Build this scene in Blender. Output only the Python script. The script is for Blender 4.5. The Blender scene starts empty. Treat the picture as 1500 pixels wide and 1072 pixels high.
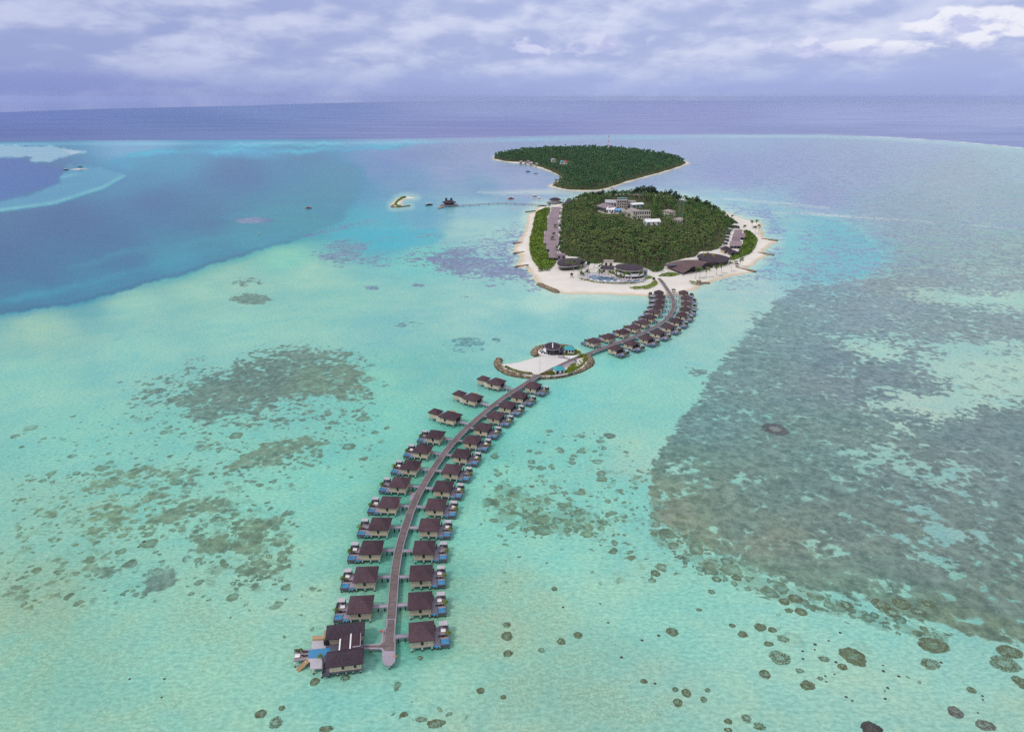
QUICK=False; DENOISE=False
import bpy, math, random
import numpy as np
from mathutils import Vector, Matrix
random.seed(7); RNG = np.random.default_rng(11)
SC = bpy.context.scene; COL = SC.collection
R = math.radians
# ------------------------------------------------------------------ survey
H = 160.0; F = 1000.0; PITCH = math.atan2(393, 1000)
SP, CP = math.sin(PITCH), math.cos(PITCH)
def at(u, v, z=0.0):
    """the ground (or height z) point seen at photo pixel (u, v)"""
    x = (u-750)/F; y = -(v-536)/F
    t = (z-H)/(-SP+y*CP)
    return Vector((x*t, (CP+y*SP)*t, z))
def px(X, Y, Z=0.0):
    dz = Z-H
    d = Y*CP-dz*SP
    up = Y*SP+dz*CP
    return 750+F*X/d, 536-F*up/d
def pts(ps, z=0.0): return [at(u, v, z) for u, v in ps]
def lin(c): return tuple((x/12.92 if x <= .04045 else ((x+.055)/1.055)**2.4) for x in [k/255 for k in c])
def lin_np(a): a = np.asarray(a, float)/255; return np.where(a <= .04045, a/12.92, ((a+.055)/1.055)**2.4)

# ------------------------------------------------------------------ objects
def tag(o, label=None, cat=None, group=None, kind=None):
    if label: o['label'] = label
    if cat: o['category'] = cat
    if group: o['group'] = group
    if kind: o['kind'] = kind
    return o
def empty(name, loc=(0,0,0), rz=0.0):
    o = bpy.data.objects.new(name, None); COL.objects.link(o)
    o.location = loc; o.rotation_euler = (0,0,rz); return o
class MB:
    """collects faces with material slots, builds ONE mesh"""
    def __init__(s): s.v = []; s.f = []; s.m = []; s.smooth = False
    def face(s, vs, m=0):
        i = len(s.v); s.v += [tuple(p) for p in vs]; s.f.append(tuple(range(i, i+len(vs)))); s.m.append(m)
    def box(s, c, d, m=0, rz=0.0, taper=1.0):
        cx, cy, cz = c; dx, dy, dz = d[0]/2, d[1]/2, d[2]/2
        co, si = math.cos(rz), math.sin(rz); i = len(s.v)
        for z, k in ((-dz, 1), (dz, taper)):
            for x, y in ((-dx,-dy),(dx,-dy),(dx,dy),(-dx,dy)):
                x *= k; y *= k
                s.v.append((cx+x*co-y*si, cy+x*si+y*co, cz+z))
        for q in ((0,3,2,1),(4,5,6,7),(0,1,5,4),(1,2,6,5),(2,3,7,6),(3,0,4,7)):
            s.f.append(tuple(i+k for k in q)); s.m.append(m)
        return s
    def span(s, x0, x1, y0, y1, z0, z1, m=0): return s.box(((x0+x1)/2,(y0+y1)/2,(z0+z1)/2),(x1-x0,y1-y0,z1-z0),m)
    def cyl(s, p, r0, r1, h, n=8, m=0, cap=True):
        i = len(s.v)
        for z, r in ((0, r0), (h, r1)):
            for k in range(n):
                a = 2*math.pi*k/n; s.v.append((p[0]+r*math.cos(a), p[1]+r*math.sin(a), p[2]+z))
        for k in range(n):
            s.f.append((i+k, i+(k+1)%n, i+n+(k+1)%n, i+n+k)); s.m.append(m)
        if cap:
            s.f.append(tuple(i+n+k for k in range(n))); s.m.append(m)
            s.f.append(tuple(i+n-1-k for k in range(n))); s.m.append(m)
        return s
    def tube(s, path, rad, n=6, m=0):
        i = len(s.v); path = [Vector(p) for p in path]
        for k, p in enumerate(path):
            t = (path[min(k+1, len(path)-1)]-path[max(k-1, 0)]).normalized()
            a = t.orthogonal().normalized(); b = t.cross(a)
            r = rad[k] if isinstance(rad, (list, tuple)) else rad
            for j in range(n):
                w = 2*math.pi*j/n; s.v.append(tuple(p+a*(r*math.cos(w))+b*(r*math.sin(w))))
        for k in range(len(path)-1):
            for j in range(n):
                s.f.append((i+k*n+j, i+k*n+(j+1)%n, i+(k+1)*n+(j+1)%n, i+(k+1)*n+j)); s.m.append(m)
        s.f.append(tuple(i+n-1-j for j in range(n))); s.m.append(m)
        e = i+(len(path)-1)*n; s.f.append(tuple(e+j for j in range(n))); s.m.append(m)
        return s
    def prism(s, poly, z0, z1, m=0):
        n = len(poly); i = len(s.v)
        for z in (z0, z1):
            for p in poly: s.v.append((p[0], p[1], z))
        for k in range(n):
            s.f.append((i+k, i+(k+1)%n, i+n+(k+1)%n, i+n+k)); s.m.append(m)
        s.f.append(tuple(i+n+k for k in range(n))); s.m.append(m)
        s.f.append(tuple(i+n-1-k for k in range(n))); s.m.append(m)
        return s
    def hip(s, x0, x1, y0, y1, z, rise, inset=None, m=0, thick=0.22, ridge='x'):
        """closed hip roof over a rectangle"""
        w, d = x1-x0, y1-y0
        if inset is None: inset = min(w, d)*0.46
        ym, xm = (y0+y1)/2, (x0+x1)/2
        if ridge == 'x': r = [(x0+inset, ym, z+rise), (x1-inset, ym, z+rise)]
        else: r = [(xm, y0+inset, z+rise), (xm, y1-inset, z+rise)]
        b = [(x0,y0,z),(x1,y0,z),(x1,y1,z),(x0,y1,z)]; lo = [(p[0],p[1],z-thick) for p in b]
        if ridge == 'x':
            for q in ((b[0],b[1],r[1],r[0]),(b[1],b[2],r[1]),(b[2],b[3],r[0],r[1]),(b[3],b[0],r[0])): s.face(q, m)
        else:
            for q in ((b[0],b[1],r[0]),(b[1],b[2],r[1],r[0]),(b[2],b[3],r[1]),(b[3],b[0],r[0],r[1])): s.face(q, m)
        for k in range(4): s.face((lo[k],lo[(k+1)%4],b[(k+1)%4],b[k]), m)
        s.face((lo[3],lo[2],lo[1],lo[0]), m)
        return s
    def mesh(s, name, mats):
        me = bpy.data.meshes.new(name); me.from_pydata(s.v, [], s.f)
        for m in (mats if isinstance(mats, (list, tuple)) else [mats]): me.materials.append(m)
        if any(s.m): me.polygons.foreach_set('material_index', s.m)
        if s.smooth: me.polygons.foreach_set('use_smooth', [True]*len(s.f))
        me.update(); return me
    def build(s, name, mats, parent=None, loc=None, rz=None):
        o = bpy.data.objects.new(name, s.mesh(name, mats)); COL.objects.link(o)
        if parent: o.parent = parent
        if loc is not None: o.location = loc
        if rz is not None: o.rotation_euler = (0,0,rz)
        return o
def np_mesh(name, V, faces, mats, mi=None, attrs=None, cattrs=None, smooth=False):
    V = np.ascontiguousarray(V, np.float32); faces = np.ascontiguousarray(faces, np.int32)
    n, k = faces.shape
    me = bpy.data.meshes.new(name)
    me.vertices.add(len(V)); me.vertices.foreach_set('co', V.ravel())
    me.loops.add(n*k); me.loops.foreach_set('vertex_index', faces.ravel())
    me.polygons.add(n); me.polygons.foreach_set('loop_start', np.arange(0, n*k, k, dtype=np.int32))
    try: me.polygons.foreach_set('loop_total', np.full(n, k, np.int32))
    except Exception: pass
    for m in (mats if isinstance(mats, (list, tuple)) else [mats]): me.materials.append(m)
    if mi is not None: me.polygons.foreach_set('material_index', np.ascontiguousarray(mi, np.int32))
    me.polygons.foreach_set('use_smooth', np.full(n, bool(smooth)))
    for nm, a in (attrs or {}).items():
        at_ = me.attributes.new(nm, 'FLOAT', 'POINT'); at_.data.foreach_set('value', np.ascontiguousarray(a, np.float32))
    for nm, a in (cattrs or {}).items():
        at_ = me.attributes.new(nm, 'FLOAT_COLOR', 'POINT')
        at_.data.foreach_set('color', np.ascontiguousarray(np.c_[a, np.ones(len(a))], np.float32).ravel())
    me.update(calc_edges=True); me.validate()
    return me
def np_obj(name, *a, **k):
    o = bpy.data.objects.new(name, np_mesh(name, *a, **k)); COL.objects.link(o); return o
def copy_tree(o, parent=None):
    c = o.copy(); COL.objects.link(c)
    if parent: c.parent = parent
    for ch in KIDS.get(o.name, []): copy_tree(ch, c)
    return c
KIDS = {}
def remember(root):
    for o in bpy.data.objects:
        p = o.parent
        while p is not None and p != root: p = p.parent
        if p == root: KIDS.setdefault(o.parent.name, []).append(o)

# ------------------------------------------------------------------ polygons
def sdf(U, V, poly, margin=60.0):
    """signed distance (positive inside) to a polygon, far points get -margin"""
    P = np.asarray(poly, float); out = np.full(U.shape, -margin)
    lo, hi = P.min(0)-margin, P.max(0)+margin
    s = (U > lo[0]) & (U < hi[0]) & (V > lo[1]) & (V < hi[1])
    if not s.any(): return out
    u, v = U[s], V[s]; d2 = np.full(u.shape, 1e18); ins = np.zeros(u.shape, bool)
    for a, b in zip(P, np.roll(P, -1, 0)):
        e = b-a; L = (e*e).sum()+1e-12
        t = np.clip(((u-a[0])*e[0]+(v-a[1])*e[1])/L, 0, 1)
        d2 = np.minimum(d2, (u-a[0]-t*e[0])**2+(v-a[1]-t*e[1])**2)
        if a[1] != b[1]:
            c = ((a[1] > v) != (b[1] > v)) & (u < (b[0]-a[0])*(v-a[1])/(b[1]-a[1])+a[0]); ins ^= c
    d = np.sqrt(d2); out[s] = np.where(ins, d, -d); return out
def sst(x, a, b): t = np.clip((x-a)/(b-a), 0, 1); return t*t*(3-2*t)
def smooth_poly(P, n=2, closed=True):
    P = [Vector(p) for p in P]
    for _ in range(n):
        Q = []; m = len(P)
        for i in range(m if closed else m-1):
            a, b = P[i], P[(i+1) % m]; Q += [a*.75+b*.25, a*.25+b*.75]
        if not closed: Q = [P[0]]+Q+[P[-1]]
        P = Q
    return P

# ------------------------------------------------------------------ materials
class NT:
    def __init__(s, tree): s.t = tree; s.n = tree.nodes; s.l = tree.links
    def set(s, sock, v):
        if isinstance(v, bpy.types.NodeSocket): s.l.new(v, sock)
        elif isinstance(v, (tuple, list)) and sock.type == 'RGBA' and len(v) == 3: sock.default_value = (*v, 1)
        else: sock.default_value = v
    def node(s, kind, ins=None, **props):
        n = s.n.new(kind)
        for k, v in props.items(): setattr(n, k, v)
        for k, v in (ins or {}).items(): s.set(n.inputs[k], v)
        return n
    def m(s, op, a, b=0.0, c=0.0, clamp=False):
        n = s.node('ShaderNodeMath', {0: a, 1: b, 2: c}, operation=op); n.use_clamp = clamp; return n.outputs[0]
    def vm(s, op, a, b=(0,0,0)): return s.node('ShaderNodeVectorMath', {0: a, 1: b}, operation=op).outputs[0]
    def mix(s, f, a, b, bt='MIX'):
        n = s.node('ShaderNodeMix', data_type='RGBA', blend_type=bt)
        s.set(n.inputs[0], f); s.set(n.inputs[6], a); s.set(n.inputs[7], b); return n.outputs[2]
    def noise(s, vec, scale, detail=4, rough=.55, lac=2.0, dist=0.0, dim='3D'):
        n = s.node('ShaderNodeTexNoise', {'Vector': vec, 'Scale': scale, 'Detail': detail, 'Roughness': rough, 'Lacunarity': lac, 'Distortion': dist}); return n.outputs[0]
    def noisec(s, vec, scale, detail=2):
        return s.node('ShaderNodeTexNoise', {'Vector': vec, 'Scale': scale, 'Detail': detail}).outputs[1]
    def voro(s, vec, scale, feature='F1', rnd=1.0):
        return s.node('ShaderNodeTexVoronoi', {'Vector': vec, 'Scale': scale, 'Randomness': rnd}, feature=feature)
    def ss(s, x, a, b, lo=0.0, hi=1.0):
        n = s.node('ShaderNodeMapRange', {0: x, 1: a, 2: b, 3: lo, 4: hi}, interpolation_type='SMOOTHSTEP'); n.clamp = True; return n.outputs[0]
    def attr(s, nm): return s.node('ShaderNodeAttribute', attribute_name=nm)
    def comb(s, x, y, z=0.0): return s.node('ShaderNodeCombineXYZ', {0: x, 1: y, 2: z}).outputs[0]
    def sep(s, v): return s.node('ShaderNodeSeparateXYZ', {0: v}).outputs
def new_mat(name, rough=.7, spec=.3):
    m = bpy.data.materials.new(name); m.use_nodes = True; nt = NT(m.node_tree)
    b = m.node_tree.nodes['Principled BSDF']; b.inputs['Roughness'].default_value = rough
    b.inputs['Specular IOR Level'].default_value = spec
    nt.b = b; return m, nt
def mat(name, c, var=.18, scale=1.5, rough=.75, spec=.25, bump=.0, c2=None, streak=None, detail=4):
    """plain weathered surface: colour with world-space mottling"""
    m, nt = new_mat(name, rough, spec)
    g = nt.node('ShaderNodeNewGeometry').outputs['Position']
    v = nt.vm('MULTIPLY', g, streak) if streak else g
    n = nt.noise(v, scale, detail)
    n2 = nt.noise(g, scale*.13, 3)
    c = lin(c); f = nt.m('ADD', nt.m('MULTIPLY', n, .65), nt.m('MULTIPLY', n2, .35))
    a = tuple(min(1, x*(1-var*1.6)) for x in c); b = tuple(min(1, x*(1+var*1.6)) for x in (lin(c2) if c2 else c))
    nt.set(nt.b.inputs['Base Color'], nt.mix(nt.ss(f, .3, .7), a, b))
    if bump:
        bp = nt.node('ShaderNodeBump', {'Strength': bump, 'Distance': .1, 'Height': n}); nt.set(nt.b.inputs['Normal'], bp.outputs[0])
    return m
HAZE = 1.5e-5
CLOUD_SEED = 2.3
SKY_TOP = (10.0, 10.3, 11.1)
# how much daylight the water surface mirrors and how much comes back from the bed, by viewing depression (degrees)
_v = np.array([155,160,175,190,205,220,240,270,300,350,400,480,600,800,1000]); _d = np.degrees(PITCH)-np.degrees(np.arctan((536-_v)/F))
_o = np.argsort(_d)
SPEC_L = np.array([[.295,.34,.536],[.25,.284,.429],[.211,.234,.342],[.196,.217,.316],[.186,.206,.299],[.175,.194,.281],[.165,.182,.265],[.15,.165,.24],[.138,.151,.218],[.117,.129,.183],[.099,.109,.151],[.074,.081,.108],[.047,.051,.065],[.023,.025,.031],[.015,.016,.019]])
K_L = np.array([.06,.27,.497,.569,.606,.637,.667,.712,.748,.803,.851,.914,.976,1.023,1.039])
SPEC_O = np.array([[.13,.145,.205],[.125,.14,.195],[.112,.126,.178],[.09,.101,.142],[.078,.088,.12],[.069,.077,.105],[.063,.069,.094]]+[[.05,.055,.08]]*8)
K_O = np.array([.66,.68,.722,.812,.855,.886,.907]+[.93]*8)
def seen_to_base(c, d, oc):  # seen colour less mirrored sky, by camera angle; leftover light stays in base colour
    g = lambda t: np.stack([np.interp(d, _d[_o], t[_o, k]) for k in range(3)], -1)
    h = lambda t: np.interp(d, _d[_o], t[_o])[..., None]
    oc = oc[..., None]; s = g(SPEC_L)*(1-oc)+g(SPEC_O)*oc; k = (h(K_L)*(1-oc)+h(K_O)*oc)*np.array([.98,1,1.09])
    return np.clip((c-s)/np.maximum(k, .3), .006, .95)
# ------------------------------------------------------------------ camera, light, sky
cam = bpy.data.cameras.new('camera'); cam_o = bpy.data.objects.new('camera', cam); COL.objects.link(cam_o)
cam.sensor_width = 36; cam.lens = 24; cam.clip_start = 1; cam.clip_end = 200000
cam_o.location = (0, 0, H); cam_o.rotation_euler = (math.pi/2-PITCH, 0, 0); SC.camera = cam_o
SUN_EL, SUN_AZ = R(52), R(235)          # azimuth clockwise from north (+Y): sun over the left shoulder
sd = Vector((math.sin(SUN_AZ)*math.cos(SUN_EL), math.cos(SUN_AZ)*math.cos(SUN_EL), math.sin(SUN_EL)))
sun = bpy.data.lights.new('sun', 'SUN'); sun.energy = 1.5; sun.angle = R(10); sun.color = (1, .95, .88)
sun_o = bpy.data.objects.new('sun', sun); COL.objects.link(sun_o)
sun_o.rotation_euler = (-sd).to_track_quat('-Z', 'Y').to_euler()
SC.view_settings.view_transform = 'Standard'; SC.view_settings.look = 'None'
SC.view_settings.exposure = 0; SC.view_settings.gamma = 1
SC.cycles.max_bounces = 6; SC.cycles.diffuse_bounces = 3; SC.cycles.volume_bounces = 0
SC.cycles.transparent_max_bounces = 8; SC.cycles.use_denoising = DENOISE

world = bpy.data.worlds.new('World'); SC.world = world; world.use_nodes = True
wt = NT(world.node_tree)
bg = world.node_tree.nodes['Background']; bg.inputs['Strength'].default_value = .1
sky = wt.node('ShaderNodeTexSky', sky_type='NISHITA', sun_disc=False, sun_elevation=SUN_EL, sun_rotation=SUN_AZ)
dv = wt.node('ShaderNodeTexCoord').outputs['Generated']
sx, sy, sz = wt.sep(dv)[:3]
el = wt.m('MULTIPLY', wt.m('ARCSINE', sz), 57.2958)              # elevation, degrees
az = wt.m('MULTIPLY', wt.m('ARCTAN2', sx, sy), 57.2958)          # bearing from +Y, degrees
elp = wt.m('MAXIMUM', el, 0.0)
def S(c, k=10.0): return tuple(x*k for x in lin(c))
# clear air behind the clouds: veil of rain near the horizon, paler with height, greyer to the left
t1 = wt.ss(elp, 0.0, 2.4); t2 = wt.ss(elp, 1.8, 6.2)
left = wt.ss(az, 8.0, -34.0)
lo = wt.mix(left, S((162,174,222)), S((136,150,206)))
mid = wt.mix(left, S((167,181,226)), S((143,156,209)))
hi = wt.mix(left, S((190,204,240)), S((172,183,224)))
air = wt.mix(t2, wt.mix(t1, lo, mid), hi)
# cloud banks
cv = wt.comb(wt.m('MULTIPLY', az, .075), wt.m('MULTIPLY', elp, .21), CLOUD_SEED)
wv = wt.noisec(cv, 1.7, 3)
cw = wt.vm('ADD', cv, wt.vm('MULTIPLY', wt.vm('SUBTRACT', wv, (.5,.5,.5)), (.26,.24,.2)))
def bank(vec):        # billows: broken noise with rounded puffs
    pf = wt.node('ShaderNodeTexVoronoi', {'Vector': vec, 'Scale': 1.7, 'Detail': 2.0, 'Roughness': .6}, feature='F1', normalize=True).outputs['Distance']
    return wt.m('ADD', wt.m('MULTIPLY', wt.noise(vec, .85, 8, .60), .68), wt.m('MULTIPLY', wt.m('SUBTRACT', 1.0, pf), .32))
c1 = bank(cw); c1u = bank(wt.vm('ADD', cw, (-.07, .17, 0)))       # the same bank a little higher: its lit tops
big = wt.noise(wt.comb(wt.m('MULTIPLY', az, .03), wt.m('MULTIPLY', elp, .09), 7.1), 1.6, 3)
dens = wt.m('ADD', c1, wt.m('MULTIPLY', wt.m('SUBTRACT', big, .5), .5))
dens = wt.m('ADD', dens, wt.ss(elp, .5, 2.9, -.16, .11))
cover = wt.ss(dens, .34, .58)
lit = wt.ss(wt.m('SUBTRACT', c1, c1u), -.07, .09)
ccol = wt.mix(lit, wt.mix(left, S((172,183,224)), S((155,167,213))), wt.mix(left, S((213,220,243)), S((198,206,235))))
ccol = wt.mix(wt.ss(elp, .8, 2.8), wt.mix(.6, ccol, mid), ccol)
air = wt.mix(wt.m('MULTIPLY', cover, .92), air, ccol)
# bright cumulus heads low in the right
fv = wt.comb(wt.m('MULTIPLY', az, .17), wt.m('MULTIPLY', elp, .36), 4.4)
fw = wt.vm('ADD', fv, wt.vm('MULTIPLY', wt.vm('SUBTRACT', wt.noisec(fv, 2.4, 3), (.5,.5,.5)), (.34,.34,.2)))
f1 = wt.noise(fw, 2.1, 7, .5); f1u = wt.noise(wt.vm('ADD', fw, (-.07, .13, 0)), 2.1, 7, .5)
def blob(a0, e0, sa, se):
    da = wt.m('DIVIDE', wt.m('SUBTRACT', az, a0), sa); de = wt.m('DIVIDE', wt.m('SUBTRACT', elp, e0), se)
    return wt.m('EXPONENT', wt.m('MULTIPLY', wt.m('ADD', wt.m('MULTIPLY', da, da), wt.m('MULTIPLY', de, de)), -1.0))
bl = wt.m('MAXIMUM', blob(31.0, 4.5, 4.8, 1.25), wt.m('MULTIPLY', blob(25.0, 3.2, 8.5, .9), .74))
bl = wt.m('MAXIMUM', bl, wt.m('MULTIPLY', blob(5.5, 3.7, 8.0, 1.1), .58))
fc = wt.ss(wt.m('ADD', wt.m('MULTIPLY', bl, .62), wt.m('MULTIPLY', wt.m('SUBTRACT', f1, .5), .9)), .27, .40)
flit = wt.ss(wt.m('SUBTRACT', f1, f1u), -.10, .07)
bright = wt.ss(az, 17.0, 28.0)
fcol = wt.mix(flit, wt.mix(bright, S((186,192,232)), S((196,202,236))), wt.mix(bright, S((212,216,243)), S((240,241,251))))
fcol = wt.mix(wt.ss(elp, 3.6, 2.2), fcol, S((190,197,235)))
air = wt.mix(wt.m('MULTIPLY', fc, .93), air, fcol)
# overhead: thin bright overcast over the physical sky
over = wt.mix(.62, sky.outputs[0], SKY_TOP)
dome = wt.mix(wt.ss(el, 7.5, 26.0), air, over)
wt.l.new(dome, bg.inputs['Color'])

# ------------------------------------------------------------------ the sea and its bed
OCEAN = [(-500,209),(0,206.5),(300,205.5),(600,203),(750,200.5),(900,197),(1200,197.5),(1300,201),(1400,207.5),(1500,217),(2000,262)]
ctrl = np.array([  # u, v, sRGB of lagoon water over sand or deep bed, seen with mirrored sky
 (-200,250,105,145,190),(60,262,98,135,188),(0,240,105,140,190),(250,260,92,136,190),(120,320,88,133,182),(30,370,86,128,178),(200,360,84,130,178),
 (330,290,90,140,186),(430,300,98,147,186),(450,250,102,145,190),(560,245,130,155,200),(400,340,78,152,186),(20,440,62,150,186),(110,425,62,146,182),
 (250,385,66,160,192),(330,360,70,158,190),(140,395,70,138,180),(60,405,74,138,180),(270,340,80,140,182),(440,320,88,158,188),
 (520,275,110,155,192),(600,265,128,160,198),(660,250,148,164,204),(600,225,140,155,200),(560,330,108,178,202),(480,320,90,172,198),(620,320,118,170,200),(560,350,96,178,200),
 (700,275,135,165,200),(740,240,152,165,205),(700,305,150,190,210),(760,270,155,170,208),(690,335,160,200,205),(730,345,165,205,208),
 (350,225,110,165,205),(200,214,140,175,210),(600,213,150,168,208),(700,215,158,168,208),
 (60,480,138,198,184),(200,450,134,200,190),(200,520,128,200,192),(50,560,130,202,190),(350,410,140,200,188),(450,400,141,203,190),(420,380,141,205,193),(300,430,136,200,188),
 (500,440,130,200,190),(600,440,126,196,192),(560,480,122,194,192),(700,440,142,204,198),(620,380,128,200,200),(800,445,150,210,205),(760,470,120,194,196),(880,450,140,205,204),(830,480,120,196,196),
 (450,480,130,200,190),(350,480,130,201,192),(550,560,116,200,188),(620,540,112,192,186),(580,620,118,204,190),(480,700,118,204,190),(300,640,120,200,188),(120,640,124,202,190),
 (100,760,128,196,180),(250,740,122,200,186),(400,740,120,202,188),(470,800,128,202,184),(450,880,136,200,182),(380,860,130,200,184),(200,880,130,200,182),(60,880,134,190,168),
 (60,1000,130,196,176),(250,980,132,202,184),(400,1000,132,202,184),(520,1030,128,202,188),(650,1000,134,202,184),(700,1060,138,196,178),(100,1060,134,198,178),(300,1060,132,200,182),
 (600,850,112,178,164),(560,800,112,182,168),(620,720,108,180,166),(690,640,108,184,172),(600,940,112,182,166),  # darker teal under the near villas: their shade put into the water colour
 (700,780,122,206,190),(720,700,118,204,190),(760,630,116,204,194),(820,590,114,202,196),(860,660,120,206,194),(900,720,124,206,194),(760,860,138,200,180),(720,920,142,194,172),
 (820,820,126,206,192),(900,860,134,204,188),(860,960,134,196,178),(820,1020,134,192,174),(960,1000,138,198,182),(960,900,132,206,190),(1060,940,132,204,190),(1150,1000,136,202,188),(1250,1010,138,200,186),
 (1050,860,130,205,190),(1150,900,132,204,192),(1400,1000,136,202,190),(1350,1060,138,198,184),(1480,1050,138,196,182),(1100,1060,138,198,182),(1290,920,132,204,192),
 (900,540,118,204,198),(960,520,126,200,198),(940,600,124,204,194),(1000,480,138,200,198),(1050,440,148,202,202),(1100,420,155,202,204),(1000,560,130,204,194),(920,650,138,206,192),(930,680,143,205,192),
 (1090,460,146,202,200),(1030,520,136,202,196),(1150,320,160,195,208),(1120,300,158,190,212),(1180,350,150,205,212),(1220,350,128,190,206),(1260,370,124,190,206),(1200,400,124,190,204),(1150,395,150,202,208),(1100,310,160,200,212),(1060,296,160,195,215),
 (1080,260,158,168,210),(1200,290,158,168,208),(1150,240,162,172,213),(1300,310,158,178,200),(1250,250,164,176,212),(1400,260,165,183,203),(1450,300,160,184,194),(1350,220,166,182,214),
 (1480,240,168,192,210),(1450,350,157,188,190),(1350,370,150,181,184),(1330,430,152,196,190),(1430,440,154,206,198),(1440,550,150,202,194),(1300,510,150,204,196),(1330,590,152,200,192),(1280,650,140,194,186),
 (1200,740,128,186,178),(1400,760,132,186,182),(1450,860,132,184,178),(1150,640,132,184,178),(1200,560,138,192,186),(1120,520,138,194,188),(1500,700,138,190,188),
 (850,212,158,172,210),(1000,212,160,174,212),(1100,205,158,178,214),(900,260,155,166,208),(1060,250,156,166,210),
 ], float)
_s = (ctrl[:,3] > 184) & (ctrl[:,1] > 395); ctrl[_s, 2:] += (17, 1, 4)
ctrl[(ctrl[:,1] < 395) & (ctrl[:,0] < 480) & (ctrl[:,3] < 165), 2:] += (-9, 2, -9)
rctrl = np.array([  # colour of coral, rubble and seagrass
 (380,560,108,128,122),(300,580,112,134,126),(480,560,118,138,124),(400,670,114,138,122),(60,420,90,125,165),(370,323,140,150,176),(150,780,122,146,120),(250,840,112,138,128),(350,800,112,134,112),(350,850,104,128,110),
 (650,380,128,136,166),(560,365,126,150,170),(740,400,132,140,170),(700,340,135,155,180),(370,438,118,142,136),(680,500,108,150,156),(780,360,140,150,185),
 (790,760,118,142,120),(880,770,118,140,116),(950,720,124,140,122),(1000,790,116,132,114),(1100,840,108,130,116),(1250,890,110,132,116),(1350,920,110,126,106),(1450,930,112,126,108),
 (1000,680,108,132,124),(1050,620,110,136,138),(1080,540,116,140,142),(1130,470,122,146,150),(1200,440,128,148,156),(1300,420,136,152,160),(1250,550,118,134,142),(1200,640,114,136,134),(1150,720,108,130,126),
 (1250,760,112,128,124),(1350,700,116,130,130),(1450,650,114,132,136),(1400,820,112,128,124),(1500,880,110,126,120),(1100,780,110,130,122),(1400,480,130,148,155),(1480,400,144,160,168),
 (1250,380,140,160,188),(1150,340,140,158,194),(1120,400,140,162,188),(1350,330,146,162,180),(1450,300,152,168,190),(1100,300,142,156,196),(975,750,126,132,116),(1010,790,120,132,114),(1120,790,124,132,122),(60,950,120,140,110),(100,700,120,148,126),(700,1000,128,160,138),(400,330,110,130,170),(560,300,130,150,180),(600,1060,120,140,110)], float)
rctrl[:, 2:] += (1, 2, 6)
def idw(U, V, C, p=3.2, ay=1.9):
    rgb = lin_np(C[:, 2:]); num = np.zeros(U.shape+(3,)); den = np.zeros(U.shape)
    for (u, v), c in zip(C[:, :2], rgb):
        w = 1.0/(((U-u)**2+((V-v)*ay)**2+160.0)**(p/2)); num += w[..., None]*c; den += w
    return num/den[..., None]
ISLAND = [(823,298),(801.7,302.7),(786.8,303.4),(782,311),(772.6,315.4),(771.9,325),(768.9,337.8),(763.7,347.5),(758.4,356),(752.5,367),(756,370.5),(762.5,374.6),(763,378.7),(758.4,387),(757.5,391.5),
 (771,392.8),(777,400.3),(782.3,406.3),(785.3,413.7),(788,417),(819,429.5),(845,430.5),(873,430.5),(918,432),(950,433.4),(974,432),(993.7,430.5),(1014,425.5),(1022,421),(1030,416.8),(1040,414.4),(1048,411),(1060,407),(1072,404.5),(1081,404),(1092,400),
 (1101,399),(1096.5,394),(1100.6,389.3),(1111,381.8),(1120,376.5),(1124,374),(1119,370),(1122,365),(1125.8,360.4),(1138,354.5),(1124,350),(1119,347.3),(1117,340.8),(1114.6,334.3),(1117,327.7),(1105,324),(1092,321),(1079,316.5),(1066,311),(1032.5,300.9),(1011.6,295),(998,292),(960,286.5),(920,284.5),(885,285.5),(850,290),(832,297)]
ISLET = [(730,527),(727.5,531),(729,538),(735,544),(745,550),(757,553.6),(771,555.2),(783,556),(800,556.3),(820,554.5),(839,549.8),(855,543.5),(864.5,537.5),(868,532.5),(866.5,526.5),(862,520.5),(856,517.5),(848,513.5),(840,509.5),(831,508),(820,507),(799,506.6),(788,509.5),(781.5,512.5),(780,516),(781,519.5),(784,522.2),(772.5,525),(760.8,528.8),(747.7,531.2),(736.6,532),(734,528)]
SANDBANK = [(572.5,300),(573,303.6),(578,304.6),(590,303.4),(602,301.6),(590.5,301),(587,299.2),(592,292.4),(611,290.2),(605,289),(596,287.6),(590,287.6),(582,291)]
FAR_ISLE = [(722,229),(723.5,234.5),(738,237.3),(752,239.5),(764,239.5),(776,242.5),(792,247),(802,250.5),(817,257),(821,259.5),(818,264),(806,271),(805,273.5),(818,277.5),(833,279.6),(850,280.4),(868,280),(878,279.5),(890,277.3),(909,271),(915,268.5),(948,259.5),(966,255),(996,245.5),(1010,239.5),(1006,236.8),(975,228.4),(940,222.5),(890,218.5),(850,217.5),(800,219),(760,222)]
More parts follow.
